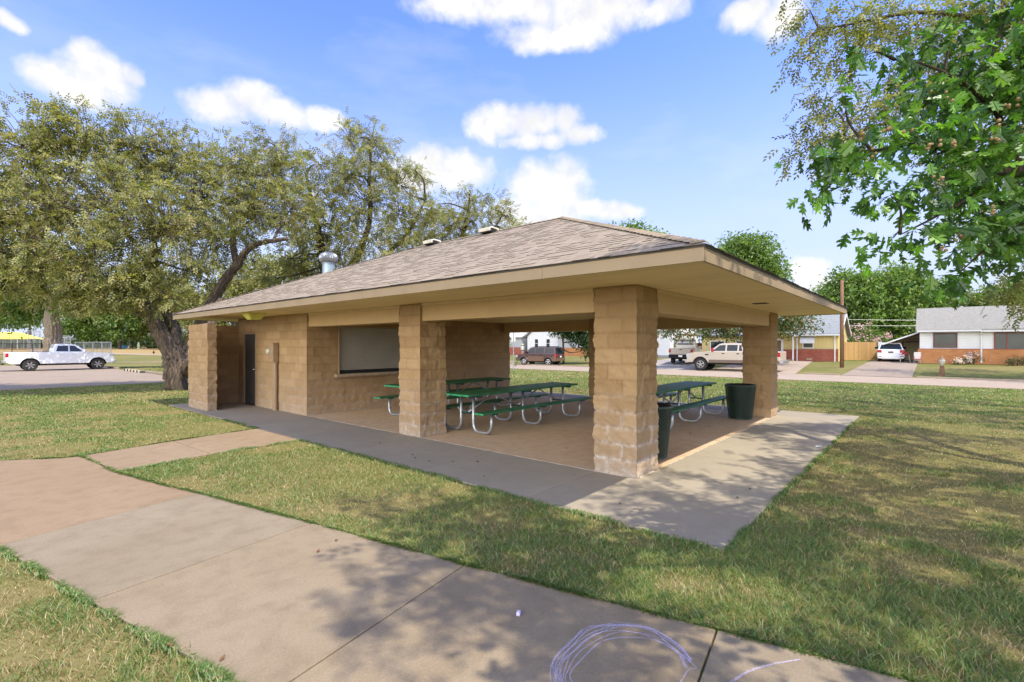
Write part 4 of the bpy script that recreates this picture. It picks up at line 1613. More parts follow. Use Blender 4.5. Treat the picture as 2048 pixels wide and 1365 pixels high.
pewter = dict(white_truck)
pewter.update(paint=M['carsilver'], lowpaint=M['under'], lowz=.62, handle=M['under'], archlip=[], hw=.99,
              extra=[("rear_bumper", -3.12, -2.90, -.97, .97, .52, .80, M['under']), ("tailgate", -2.965, -2.92, -.80, .80, .82, 1.33, M['carsilver']),
                     ("tailgate_handle", -2.985, -2.955, -.10, .10, 1.20, 1.27, M['under']), ("licence_plate", -3.135, -3.11, -.16, .16, .60, .76, M['white']),
                     ("front_bumper", 2.80, 3.02, -.96, .96, .52, .72, M['rim']), ("bed_well", -2.86, -.68, -.85, .85, 1.28, 1.352, M['under'])])
vehicle("pickup_truck", "pewter pickup seen from behind, its tailgate and white plate facing the pavilion", "pickup truck", (38.5, 14.1, .09), R(12), pewter)

suv = dict(hw=.90, zb=.40, wr=.345, ww=.23, axles=(-1.30, 1.28), ra=.43, x0=-2.12, x1=2.13, zr=.50, zfr=.48,
           top=[(2.12, .78), (2.02, .96), (1.75, 1.04), (1.12, 1.10), (-2.08, 1.12), (-2.14, .9)],
           paint=M['carmaroon'], lowpaint=M['carbrown'], lowz=.86, belt=1.06, chw=.87, taper=.16,
           cab=[(-2.08, 1.02), (1.30, 1.04), (.62, 1.66), (.40, 1.725), (-1.85, 1.735), (-1.98, 1.70)],
           win=[[(.12, 1.15), (.98, 1.15), (.50, 1.60), (.12, 1.63)], [(-.85, 1.15), (.04, 1.15), (.04, 1.63), (-.85, 1.63)], [(-1.90, 1.17), (-.95, 1.15), (-.95, 1.63), (-1.84, 1.62)]],
           glz=[((1.28, 1.06), (.60, 1.66), 'windshield'), ((-2.07, 1.06), (-1.985, 1.68), 'rear_window')],
           doors=[(.08, 1.02, .46, 1.10), (-.80, .065, .46, 1.10)], handle=M['under'], mirror=(.98, 1.12, .17), mirmat=M['under'],
           hl=(1.95, 2.15, .74, .93, .32), tl=(-2.17, -1.90, .78, 1.05, .17), archlip=[-1.30, 1.28], archmat=M['carbrown'], spokes=5, rr=.72,
           extra=[("front_bumper", 1.95, 2.20, -.86, .86, .40, .66, M['carbrown']), ("rear_bumper", -2.24, -2.05, -.87, .87, .42, .68, M['carbrown']),
                  ("roof_rail", -1.70, .25, -.70, -.66, 1.74, 1.80, M['under']), ("roof_rail", -1.70, .25, .66, .70, 1.74, 1.80, M['under']),
                  ("licence_plate", -2.20, -2.165, -.17, .17, .76, .90, M['white'])])
vehicle("suv", "boxy maroon and brown SUV parked at the far kerb before the white gabled house", "SUV", (31.6, 25.6, -.20), R(100), suv)

hatch = dict(hw=.885, zb=.34, wr=.335, ww=.225, axles=(-1.28, 1.28), ra=.41, x0=-2.10, x1=2.14, zr=.42, zfr=.40,
             top=[(2.12, .74), (1.98, .90), (1.1, 1.02), (.9, 1.06), (-2.0, 1.10), (-2.11, .86)],
             paint=M['carwhite'], lowpaint=M['under'], lowz=.46, belt=1.02, chw=.85, taper=.34,
             cab=[(-2.02, 1.0), (1.18, 1.02), (.45, 1.52), (.12, 1.615), (-1.0, 1.63), (-1.55, 1.575)],
             win=[[(.0, 1.10), (.86, 1.10), (.36, 1.46), (.0, 1.53)], [(-.92, 1.11), (-.07, 1.10), (-.07, 1.54), (-.92, 1.53)], [(-1.62, 1.13), (-1.0, 1.12), (-1.0, 1.53), (-1.42, 1.48)]],
             glz=[((1.16, 1.04), (.43, 1.53), 'windshield'), ((-1.99, 1.07), (-1.57, 1.57), 'rear_window')],
             doors=[(-.02, .92, .40, 1.06), (-.86, -.045, .40, 1.06)], mirror=(.86, 1.06, .16), mirmat=M['under'],
             hl=(1.95, 2.15, .70, .86, .36), tl=(-2.135, -1.95, .84, 1.06, .30), archlip=[], spokes=5, rr=.7,
             extra=[("rear_bumper", -2.19, -2.02, -.84, .84, .36, .60, M['carwhite']), ("bumper_trim", -2.205, -2.1, -.62, .62, .30, .44, M['rim']),
                    ("reflector", -2.20, -2.14, -.80, -.58, .50, .56, M['taillight']), ("reflector", -2.20, -2.14, .58, .80, .50, .56, M['taillight']),
                    ("licence_plate", -2.145, -2.095, -.17, .17, .82, .94, M['under']), ("front_bumper", 1.96, 2.2, -.82, .82, .34, .60, M['carwhite'])])
cw = vehicle("car", "white compact SUV seen from behind on the driveway beside the fence and carport", "car", (46.8, -.22, .31), R(3.5), hatch)
cw.rotation_euler = (0, R(-1.5), R(3.5))


# ------------------------------------------------------------------ houses
def gable_y(mb, x0, x1, y0, y1, zb, ze, zr):
    mb.prism([(x0, zb), (x1, zb), (x1, ze), ((x0 + x1) / 2, zr), (x0, ze)], y0, y1)


def roof_y(mb, x0, x1, y0, y1, ze, zr, ov, oy, th=.14):
    xm = (x0 + x1) / 2
    m = (zr - ze) / (xm - x0)
    a, b = x0 - ov, x1 + ov
    za = ze - m * ov
    mb.prism([(a, za), (xm, zr), (b, za), (b, za + th), (xm, zr + th), (a, za + th)], y0 - oy, y1 + oy)


def swap_xy(mb):
    mb.v = [(v[1], v[0], v[2]) for v in mb.v]
    return mb


def courses(mb_, col):
    """give every roof vertex the shingle colour"""
    mb_.c = [col] * len(mb_.v)
    return mb_


def window_x(par, x, y0, y1, z0, z1, trim, pane=None, bars=()):
    """window in a wall that faces -X"""
    w = MB()
    t = .07
    w.box(x - .06, x + .02, y0, y1, z0, z0 + t).box(x - .06, x + .02, y0, y1, z1 - t, z1)
    w.box(x - .06, x + .02, y0, y0 + t, z0 + t, z1 - t).box(x - .06, x + .02, y1 - t, y1, z0 + t, z1 - t)
    for (kind, q) in bars:
        if kind == 'h':
            w.box(x - .05, x + .02, y0 + t, y1 - t, q - .025, q + .025)
        else:
            w.box(x - .05, x + .02, q - .03, q + .03, z0 + t, z1 - t)
    o = w.build("window", trim, par, local=False)
    MB().box(x - .02, x + .03, y0 + t, y1 - t, z0 + t, z1 - t).build("pane", pane or M['screen'], o, local=False)
    return o


# yellow house
YH = thing("house", "yellow house with a red brick base and white awning behind the wooden pole", "house", (47, 9, .3))
X0, zb, ze, zr = 44.0, .25, 2.78, 4.42
YA, YB2 = 3.2, 14.6
mb = MB()
gable_y(mb, X0, X0 + 6, YA, YB2, zb - .6, ze, zr)
mb.build("wall", M['yellow'], YH, local=False)
mb = MB()
mb.box(X0 - .14, X0 - .003, YA - .05, 6.45, zb - .6, 1.34)
mb.build("brick_base", M['redbrick'], YH, local=False)
MB().box(X0 - .10, X0 - .003, 6.46, 7.3, zb - .6, 1.32).build("brick_base", M['redbrick'], YH, local=False)
mb = MB()
mb.box(X0 - .18, X0, YA - .1, 6.5, 1.34, 1.39)
mb.build("brick_cap", M['stone'], YH, local=False)
mb = MB()
roof_y(mb, X0, X0 + 6, YA, YB2, ze, zr, .42, .30)
courses(mb, (.235, .25, .255)).build("roof", M['greyroof'], YH, local=False, tint=True)
mb = MB()
xm = X0 + 3
m_ = (zr - ze) / 3
mb.prism([(X0 - .44, ze - m_ * .44 - .04), (X0 - .44, ze - m_ * .44 + .14), (xm, zr + .145), (X0 + 6.44, ze - m_ * .44 + .14), (X0 + 6.44, ze - m_ * .44 - .04), (xm, zr - .04)], YA - .335, YA - .303)
mb.build("rake_board", M['white'], YH, local=False)
mb = MB()
mb.prism([(X0 + .05, zb - .4), (X0 + 5.95, zb - .4), (X0 + 5.95, ze - .08), (xm, zr - .1), (X0 + .05, ze - .08)], YA - .03, YA - .003)
mb.build("gable_siding", M['yellowlap'], YH, local=False)
mb = MB()
mb.box(X0 - .55, X0 - .44, YA - .3, 6.4, ze - m_ * .44 - .02, ze - m_ * .44 + .10)
mb.build("gutter", M['white'], YH, local=False)
for y_, xo in ((YA + .15, -.2), (6.15, -.3)):
    MB().tube([(X0 - .49, y_, ze - .26), (X0 + xo, y_ + .03, ze - .55), (X0 + xo, y_ + .03, zb)], .045, 6).build("downspout", M['white'], YH, local=False)
w = window_x(YH, X0 - .02, 4.95, 5.8, 1.42, 2.1, M['white'])
mb = MB()
mb.prism([(X0 - .03, 2.44), (X0 - .03, 2.46), (X0 - .52, 2.16), (X0 - .52, 1.86), (X0 - .50, 1.86), (X0 - .50, 2.14)], 4.82, 5.93)
mb.build("awning", M['white'], YH, local=False)
mb = MB()
mb.box(X0 - .155, X0 - .13, 5.05, 5.5, .40, .56)
mb.build("crawl_vent", M['stone'], YH, local=False)
xp = X0 - .9
yc, hwp = 8.0, 1.75
mb = MB()
mb.add([(xp + .1, yc - hwp + .2, 2.50), (xp + .1, yc, 3.15), (xp + .1, yc + hwp - .2, 2.50), (xp + .14, yc - hwp + .2, 2.50), (xp + .14, yc, 3.15), (xp + .14, yc + hwp - .2, 2.50)], [(0, 1, 2), (3, 5, 4), (0, 3, 4, 1), (1, 4, 5, 2), (2, 5, 3, 0)])
mb.build("porch_gable", M['yellow'], YH, local=False)
mb = MB()
q_ = [(yc - hwp, 2.42), (yc, 3.17), (yc + hwp, 2.42)]
vv_ = [(x, y, z + dz) for dz in (0, .12) for x in (xp, X0 + 1.0) for (y, z) in q_]
mb.add(vv_, [(0, 1, 7, 6), (1, 2, 8, 7), (6, 7, 10, 9), (7, 8, 11, 10), (0, 3, 4, 1), (1, 4, 5, 2), (0, 6, 9, 3), (2, 5, 11, 8)])
courses(mb, (.45, .45, .43)).build("porch_roof", M['greyroof'], YH, local=False, tint=True)
MB().box(xp + .1, xp + .2, 6.36, 6.46, .2, 2.48).build("porch_post", M['white'], YH, local=False)
MB().box(xp, X0, 6.4, 9.8, -.2, .44).build("porch_step", M['lot'], YH, local=False)
dd = MB().box(X0 - .06, X0 - .002, 7.32, 8.35, .45, 2.3).build("door", M['white'], YH, local=False)
MB().box(X0 - .075, X0 - .06, 7.5, 8.15, .95, 2.12).build("pane", simple("door_pane_brown", (.17, .12, .07), .3), dd, local=False)
cu = bpy.data.curves.new("house_number", 'FONT')
cu.body = "1148"
cu.size = .28
cu.extrude = .008
cu.materials.append(M['under'])
oc = bpy.data.objects.new("number_curve", cu)
COL.objects.link(oc)
o = bpy.data.objects.new("house_number", bpy.data.meshes.new_from_object(oc.evaluated_get(bpy.context.evaluated_depsgraph_get())))
bpy.data.objects.remove(oc)
COL.objects.link(o)
o.parent = YH
o.rotation_euler = (R(90), 0, R(-90))
o.location = Vector((xp + .085, 7.75, 2.60)) - root_loc(YH)
window_x(YH, X0 - .02, 10.2, 11.4, 1.15, 2.15, M['white'], M['glass'])
window_x(YH, X0 - .02, 12.4, 13.8, 1.15, 2.15, M['white'], M['glass'])

# white brick-based house with carport
WH = thing("house", "long white house on an orange brick base with red window frames and a carport", "house", (47.5, -7, .4))
X0, zb, ze, zr = 44.0, .30, 2.90, 4.66
mb = MB()
gable_y(mb, X0, X0 + 8.4, -18, -2.17, zb - .6, ze, zr)
mb.build("wall", M['whitelap'], WH, local=False)
mb = MB()
mb.box(X0 - .12, X0 - .003, -18, -2.06, zb - .7, 1.39)
mb.build("brick_base", M['orangebrick'], WH, local=False)
mb = MB()
mb.box(X0 - .14, X0, -18, -2.05, 1.39, 1.43)
mb.build("brick_cap", M['redtrim'], WH, local=False)
mb = MB()
roof_y(mb, X0, X0 + 8.4, -18, -2.17, ze + .02, zr, .45, .24)
courses(mb, (.255, .245, .215)).build("roof", M['greyroof'], WH, local=False, tint=True)
ev = ze - (zr - ze) / 4.2 * .45
MB().box(X0 - .57, X0 - .45, -5.62, -2.0, ev, ev + .12).build("gutter", M['white'], WH, local=False)
MB().box(X0 - .57, X0 - .45, -18, -5.67, ev - .05, ev + .07).build("gutter", M['white'], WH, local=False)
MB().tube([(X0 - .5, -5.64, ev), (X0 - .14, -5.64, ev - .3), (X0 - .14, -5.64, .4)], .05, 6).build("downspout", M['white'], WH, local=False)
window_x(WH, X0 - .03, -4.35, -2.97, 1.50, 2.63, M['darktrim'], None, [('h', 1.78)])
window_x(WH, X0 - .03, -9.87, -6.31, 1.26, 2.62, M['redtrim'], None, [('v', -6.96), ('v', -9.24)])
yo, zo = .22, 1.70
mb = MB()
mb.add([(45.0, yo, zo), (45.0, -2.1, 2.66), (51.5, -2.1, 2.66), (51.5, yo, zo), (45.0, yo, zo + .09), (45.0, -2.1, 2.76), (51.5, -2.1, 2.76), (51.5, yo, zo + .09)],
       [(0, 3, 2, 1), (4, 5, 6, 7), (0, 1, 5, 4), (3, 7, 6, 2), (0, 4, 7, 3)])
mb.build("carport_roof", M['redtrim'], WH, local=False)
an = math.atan2(2.66 - zo, 2.1 + yo)
MB().obox((44.97, (yo - 2.1) / 2, (zo + 2.66) / 2 + .06), (.03, (2.1 + yo) / 2 / math.cos(an), .055), 0, 0, -an).build("carport_fascia", M['white'], WH, local=False)
mb = MB()
mb.add([(49.5, -2.15, -.1), (49.5, .1, -.1), (49.5, .1, zo), (49.5, -2.15, 2.64), (49.6, -2.15, -.1), (49.6, .1, -.1), (49.6, .1, zo), (49.6, -2.15, 2.64)],
       [(0, 1, 2, 3), (4, 7, 6, 5), (0, 3, 7, 4), (1, 5, 6, 2)])
mb.build("carport_wall", M['cream'], WH, local=False)
gd = MB().box(49.43, 49.498, -2.1, -1.0, .2, 1.95).build("garage_door", M['cream'], WH, local=False)
MB().box(49.41, 49.499, -1.0, -.92, .2, 2.02).box(49.41, 49.499, -2.1, -1.0, 1.95, 2.02).build("door_trim", M['darktrim'], gd, local=False)


# pale houses farther along the street
H3 = thing("house", "white clapboard house with tall narrow windows left of the pewter pickup", "house", (47, 21.5, .2))
mb = MB()
gable_y(mb, 45.0, 53.0, 18.3, 27.2, -.4, 3.3, 5.6)
mb.build("wall", M['whitelap'], H3, local=False)
mb = MB()
roof_y(mb, 45, 53, 18.3, 27.2, 3.32, 5.6, .4, .35)
courses(mb, (.25, .24, .225)).build("roof", M['greyroof'], H3, local=False, tint=True)
window_x(H3, 44.98, 19.9, 20.75, 1.2, 2.75, M['white'], M['glass'], [('h', 2.0)])
window_x(H3, 44.98, 23.5, 24.4, 1.2, 2.75, M['white'], M['glass'], [('h', 2.0)])
MB().box(44.9, 44.998, 18.25, 27.25, -.5, .62).build("skirting", simple("grey_skirting", (.30, .31, .32), .8), H3, local=False)
mb = MB()
mb.box(46, 52.5, 15.2, 18.0, 2.75, 2.9)
for x, y in ((46.1, 15.3), (46.1, 17.7), (52.4, 15.3)):
    mb.box(x - .05, x + .05, y - .05, y + .05, 0, 2.75)
mb.build("side_porch", M['trim'], H3, local=False)
FN = thing("wood_fence", "reddish board fence behind the pewter pickup beside the white clapboard house", "fence", (50, 15.5, .2))
mb = MB()
for k in range(40):
    y = 12.0 + k * .15
    mb.tint = tuple(np.array((.20, .075, .05)) * random.uniform(.8, 1.2))
    mb.box(50.0, 50.03, y + .004, y + .146, .2, 1.95 + random.uniform(-.02, .02))
mb.build("boards", M['fencewood'], FN, local=False, tint=True)

H4 = thing("house", "small white gabled house with two dark sash windows behind the SUV", "house", (50, 37.5, .2))
mb = MB()
mb.prism([(35.0, -.2), (40.3, -.2), (40.3, 2.95), (37.65, 4.95), (35.0, 2.95)], 48, 56)
swap_xy(mb).build("wall", M['whitelap'], H4, local=False)
mb = MB()
roof_y(mb, 35.0, 40.3, 48, 56, 2.97, 4.98, .35, .4)
courses(swap_xy(mb), (.24, .24, .25)).build("roof", M['greyroof'], H4, local=False, tint=True)
window_x(H4, 47.98, 38.3, 39.0, 1.25, 2.6, M['white'], M['glass'], [('h', 1.95)])
window_x(H4, 47.98, 36.3, 37.0, 1.25, 2.6, M['white'], M['glass'], [('h', 1.95)])
H5 = thing("house", "grey house with a red brick base and pale roof left of the white gabled house", "house", (50, 44, .2))
mb = MB()
gable_y(mb, 47.4, 55, 40.9, 49.5, -.3, 2.95, 4.6)
mb.build("wall", M['greylap'], H5, local=False)
MB().box(47.3, 47.398, 40.3, 49.5, -.3, 1.42).build("brick_base", M['redbrick'], H5, local=False)
mb = MB()
roof_y(mb, 47.4, 55, 40.9, 49.5, 2.97, 4.6, .5, .4)
courses(mb, (.48, .46, .43)).build("roof", M['greyroof'], H5, local=False, tint=True)
window_x(H5, 47.38, 43.2, 44.4, 1.5, 2.5, M['greylap'], M['glass'])
mb = MB()
for k in range(3):
    y = 43.9 - k * .42
    mb.add([(47.2, y, 1.95), (47.2, y - .36, 1.95), (47.2, y - .18, 1.5), (47.21, y, 1.95), (47.21, y - .36, 1.95), (47.21, y - .18, 1.5)], [(0, 1, 2), (3, 5, 4), (0, 3, 4, 1), (1, 4, 5, 2), (2, 5, 3, 0)])
tag(mb.build("bunting", simple("bunting_green", (.42, .60, .35), .8)), "pale green bunting hung across the grey house window", "bunting")
H6 = thing("house", "pale house on an orange brick base behind the dark leafy tree", "house", (48, 31, .2))
mb = MB()
gable_y(mb, 47, 54, 28.3, 34.4, -.3, 2.9, 4.5)
mb.build("wall", M['greylap'], H6, local=False)
MB().box(46.85, 46.998, 28.2, 34.3, -.3, 1.38).build("brick_base", M['orangebrick'], H6, local=False)
mb = MB()
roof_y(mb, 47, 54, 28.3, 34.4, 2.92, 4.5, .4, .3)
courses(mb, (.34, .33, .32)).build("roof", M['greyroof'], H6, local=False, tint=True)
window_x(H6, 46.98, 29.3, 31.0, 1.5, 2.5, M['white'], M['glass'], [('v', 30.1)])

# ------------------------------------------------------------------ street furniture and yard things
PL = thing("utility_pole", "bare brown wooden utility pole on the verge behind the roof corner", "utility pole", (37.4, 2.14, tz1(37.4, 2.14)))
mb = MB()
mb.tube([(0, 0, -.1), (.0, 0, 3), (-.02, 0, 6.42)], [.135, .126, .11], 14)
mb.build("shaft", M['polewood'], PL, smooth=True)
mb = MB()
mb.tube([(.0, -.13, .4), (0, -.13, 2.4)], .02, 6)
mb.build("ground_wire_cover", M['polewood'], PL)

LP = thing("yard_lamp", "short dark brown yard lamp with a glass lantern near the kerb", "yard lamp", (32.9, -3.33, tz1(32.9, -3.33)))
mb = MB()
mb.prism([(-.15, 0), (.15, 0), (.09, .62), (-.09, .62)], 0, 0, lambda x, z: .15 - .06 * z / .62)
mb.build("post", M['polewood'], LP)
mb = MB()
mb.lathe([(.05, .62), (.05, .70), (.11, .72), (.16, .88), (.13, .98), (.05, 1.06)], 8)
mb.build("lantern", simple("lantern_glass", (.50, .48, .42), .2, spec=.7), LP)
mb = MB()
mb.lathe([(.15, .96), (.06, 1.08), (.03, 1.14), (.015, 1.2), (.001, 1.2)], 8)
mb.build("lantern_cap", M['tan'], LP)

FW = thing("wood_fence", "cedar board fence between the yellow house and the white car", "fence", (47.6, 1.9, .3))
r2 = np.random.default_rng(4)
mb = MB()
a, b = np.array((46.4, 3.0)), np.array((48.9, .85))
n = 22
for k in range(n):
    p_ = a + (b - a) * (k + .5) / n
    mb.tint = tuple(np.array((.46, .285, .115)) * r2.uniform(.78, 1.12))
    mb.obox((p_[0], p_[1], 1.18), (.012, .072, .80 + r2.uniform(-.015, .015)), math.atan2(b[1] - a[1], b[0] - a[0]) - R(90))
mb.build("boards", M['fencewood'], FW, local=False, tint=True)
mb = MB()
for t_ in (0.02, .5, .98):
    p_ = a + (b - a) * t_
    mb.box(p_[0] + .02, p_[0] + .11, p_[1] - .045, p_[1] + .045, .2, 1.95)
mb.tint = (.42, .27, .12)
mb.build("post", M['polewood'], FW, local=False)
mb = MB()
mb.box(48.95, 49.01, .5, .75, .3, 2.0)
mb.build("end_post", M['white'], FW, local=False)

# sign at the kerb, seen edge-on as two narrow white plates
sx, sy, _ = at(1027, 740, 34.5)
SG = thing("street_sign", "two narrow white sign plates on a thin steel post beyond the pavilion opening", "street sign", (sx, sy, tz1(sx, sy)))
MB().tube([(0, 0, -.1), (0, 0, 2.75)], .035, 8).build("post", M['galv'], SG)
for s_ in (-1, 1):
    mb = MB()
    mb.obox((.06 * CY * 0 + s_ * .085 * SY, -s_ * .085 * CY, 2.32), (.055, .01, .20), YAW - R(90))
    mb.build("sign_plate", M['white'], SG)

# camping table and folding chair by the carport
ct = thing("camp_table", "small folding table under a red cloth by the carport wall", "table", (44.2, -1.35, tz1(44.2, -1.35)))
mb = MB()
mb.box(-.25, .25, -.30, .45, .66, .70)
mb.lathe([(.001, .70), (.18, .70), (.2, .75), (.14, .80), (.001, .81)], 10, (0, .1, 0))
mb.build("red_cloth", M['red'], ct, bevel=.01)
for x, y in ((-.2, -.25), (.2, -.25), (-.2, .4), (.2, .4)):
    MB().tube([(x, y, 0), (x * .6, y * .6, .7)], .015, 6).build("leg", M['galv'], ct)
fc = thing("folding_chair", "white and red folding lawn chair leaning beside the brick corner", "chair", (43.2, -2.05, tz1(43.2, -2.05)))
mb = MB()
mb.obox((0, 0, .55), (.02, .20, .34), 0, -.25)
mb.build("backrest", M['white'], fc)
MB().obox((-.18, 0, .34), (.20, .2, .02)).build("seat", M['red'], fc)
for y in (-.2, .2):
    MB().tube([(-.36, y, 0), (.12, y, .85)], .014, 6).build("leg", M['galv'], fc)
    MB().tube([(.16, y, 0), (-.3, y, .5)], .014, 6).build("leg", M['galv'], fc)

# yard figure before the grey house: one continuous skinned body
fx, fy, _ = at(1045, 712, 60)
FG = thing("yard_figure", "figure in a pale top and straw hat standing before the grey house", "figure", (fx, fy, tz1(fx, fy)))


def skin_body(name, parent, joints_, edges, mat):
    me = bpy.data.meshes.new(name)
    me.from_pydata([j[:3] for j in joints_], edges, [])
    o = bpy.data.objects.new(name, me)
    COL.objects.link(o)
    o.parent = parent
    md = o.modifiers.new("skin", 'SKIN')
    for i, j in enumerate(joints_):
        me.skin_vertices[0].data[i].radius = (j[3], j[4] if len(j) > 4 else j[3])
    me.skin_vertices[0].data[0].use_root = True
    sb = o.modifiers.new("sub", 'SUBSURF')
    sb.levels = sb.render_levels = 1
    me.materials.append(mat)
    return o


J = [(0, 0, .86, .13, .16), (0, 0, 1.05, .12, .15), (0, 0, 1.26, .12, .18), (0, 0, 1.38, .05), (0, 0, 1.46, .06), (0, 0, 1.56, .09),
     (0, .09, .46, .07), (0, .10, .06, .045), (-.1, .10, .03, .04), (0, -.09, .46, .07), (0, -.10, .06, .045), (-.1, -.10, .03, .04),
     (0, .22, 1.30, .055), (-.05, .28, 1.06, .042), (-.18, .22, .9, .034), (0, -.22, 1.30, .055), (-.05, -.28, 1.06, .042), (-.18, -.22, .9, .034)]
skin_body("body", FG, J, [(0, 1), (1, 2), (2, 3), (3, 4), (4, 5), (0, 6), (6, 7), (7, 8), (0, 9), (9, 10), (10, 11), (2, 12), (12, 13), (13, 14), (2, 15), (15, 16), (16, 17)],
          simple("figure_skin", (.40, .30, .22), .8))
mb = MB()
mb.lathe([(.17, .88), (.19, 1.05), (.21, 1.25), (.15, 1.36), (.07, 1.39)], 12)
mb.build("pale_top", simple("pale_cloth", (.55, .68, .62), .8), FG)
mb = MB()
mb.lathe([(.165, .84), (.20, .86), (.20, .93), (.165, .94)], 12)
mb.build("belt", M['under'], FG)
mb = MB()
mb.lathe([(.22, 1.58), (.12, 1.60), (.11, 1.70), (.001, 1.73)], 12)
mb.build("straw_hat", simple("straw", (.62, .55, .30), .9), FG)

# ball field furniture far to the left
CN = thing("shade_canopy", "yellow cloth shade canopy on steel posts by the ball field", "canopy", at(20, 691.3, 88))
zc0 = tz1(CN.location.x, CN.location.y)
CN.location.z = zc0
mb = MB()
HX, HY, zlow, zhi = 4.0, 2.6, 2.55 - zc0 + .3, 3.75 - zc0 + .3
g = [(-HX, -HY, zlow), (HX, -HY, zlow), (HX, HY, zlow), (-HX, HY, zlow), (-HX * .4, 0, zhi), (HX * .4, 0, zhi)]
g += [(p_[0], p_[1], p_[2] - .05) for p_ in g]
mb.add(g, [(0, 1, 5, 4), (1, 2, 5), (2, 3, 4, 5), (3, 0, 4), (6, 10, 11, 7), (7, 11, 8), (8, 11, 10, 9), (9, 10, 6), (0, 6, 7, 1), (1, 7, 8, 2), (2, 8, 9, 3), (3, 9, 6, 0)])
mb.build("cloth", M['canopy'], CN)
for x, y in ((-HX, -HY), (HX, -HY), (HX, HY), (-HX, HY)):
    MB().tube([(x * .97, y * .97, 0), (x * .97, y * .97, zlow)], .06, 8).build("post", M['galv'], CN)
CN.rotation_euler = (0, 0, YAW - R(90))

mblackfence = mk_chainlink("black_chain_link", (.02, .02, .02), .12)
mgreyfence = mk_chainlink("grey_chain_link", (.20, .21, .22), .30)
M['fencepost'] = simple('weathered_galvanised_post', (.24, .25, .26), .6, .2)


def chain_fence(name, label, p0, p1, n, h, mpost, mnet, rails=(1.0,), cat="fence", r=.035, group=None):
    t = thing(name, label, cat, (p0[0], p0[1], tz1(p0[0], p0[1])), 0, group)
    p0, p1 = Vector((p0[0], p0[1], 0)), Vector((p1[0], p1[1], 0))
    zz0 = tz1(p0.x, p0.y)
    mb = MB()
    top = []
    for k in range(n + 1):
        q = p0 + (p1 - p0) * k / n - p0
        gz = tz1(p0.x + q.x, p0.y + q.y) - zz0
        MB().tube([(q.x, q.y, gz - .05), (q.x, q.y, gz + h)], r * 1.15, 7).build("post", mpost, t)
        top.append((q.x, q.y, gz + h))
    for k in range(n):
        a, b = top[k], top[k + 1]
        mb.add([(a[0], a[1], a[2] - h), (b[0], b[1], b[2] - h), b, a], [(0, 1, 2, 3)])
    mb.build("chain_link", mnet, t)
    for f in rails:
        MB().tube([(x, y, z - h + h * f) for x, y, z in top], r, 7).build("rail", mpost, t)
    return t


a, b = at(-260, 0, 58), at(108, 0, 56)
chain_fence("chain_link_fence", "black chain-link fence behind the white pickup's bed", a, b, 9, 2.02, M['under'], mblackfence, (1.0, .38))
a, b = at(150, 0, 50), at(222, 0, 49.5)
chain_fence("chain_link_fence", "grey chain-link fence panel behind the white pickup's hood", a, b, 4, 2.15, M['fencepost'], mgreyfence, (1.0,))
a, b = at(56, 0, 84), at(80, 0, 84)
chain_fence("backstop", "tall grey chain-link backstop between the yellow canopy and the big trunk", a, b, 2, 3.4, M['fencepost'], mgreyfence, (1.0, .6), "backstop", .05)
a, b = at(117, 0, 84), at(141, 0, 84)
chain_fence("backstop", "low grey chain-link dugout screen right of the big trunk", a, b, 2, 2.7, M['fencepost'], mgreyfence, (1.0, .6), "backstop", .05)
a, b = at(-40, 0, 98), at(60, 0, 98)
chain_fence("chain_link_fence", "grey chain-link field fence under the yellow canopy", a, b, 8, 2.2, M['fencepost'], mgreyfence, (1.0,))

for k, (px, lab) in enumerate(((240.5, "blue plastic bin at the shrub edge, left one of the pair"), (247.5, "blue plastic bin at the shrub edge, right one of the pair"))):
    x, y, _ = at(px, 697, 106)
    t = thing("recycling_bin", lab, "bin", (x, y, tz1(x, y)), .4 + k * .3, "blue bins by the far shrubs")
    MB().prism([(-.28, 0), (.28, 0), (.34, .62), (-.34, .62)], 0, 0, lambda xx, z: .26 + .06 * z).build("tub", M['blue'], t, bevel=.02)
    MB().box(-.36, .36, -.32, .32, .62, .68).build("lid", M['blue'], t, bevel=.02)
x, y, _ = at(259, 698, 104)
t = thing("pole_birdhouse", "slim white pole with a small white birdhouse by the far shrubs", "birdhouse", (x, y, tz1(x, y)))
MB().tube([(0, 0, 0), (0, 0, 1.75)], .05, 7).build("pole", M['white'], t)
MB().prism([(-.22, 1.65), (.22, 1.65), (.22, 2.0), (0, 2.2), (-.22, 2.0)], -.2, .2).build("box", M['white'], t)
MB().box(-.3, .3, -.05, .05, .62, .74).build("arm", M['white'], t)
x, y, _ = at(277, 700.5, 98)
t = thing("garden_statue", "grey-green garden statue with a pale head on the dry grass", "statue", (x, y, tz1(x, y)))
MB().lathe([(.30, 0), (.32, .1), (.22, .14), (.24, .5), (.28, .8), (.16, 1.0), (.10, 1.06)], 12).build("figure", simple("mossy_stone", (.20, .22, .15), .9), t, smooth=True)
MB().lathe([(.08, 1.04), (.17, 1.16), (.15, 1.3), (.001, 1.38)], 12).build("head", simple("pale_stone", (.52, .52, .46), .8), t, smooth=True)
x, y, _ = at(307.5, 711, 84)
t = thing("disc_target", "slim black disc-target post on the dry bank left of the leaning elm", "post", (x, y, tz1(x, y)))
MB().tube([(0, 0, 0), (0, 0, 1.1)], .035, 7).build("post", M['under'], t)
MB().lathe([(.10, .25), (.17, .34), (.17, .48), (.06, .56)], 10).build("basket", M['under'], t)
MB().lathe([(.04, .80), (.10, .86), (.04, 1.08)], 8).build("top_band", simple("rust_orange", (.30, .10, .04), .8), t)

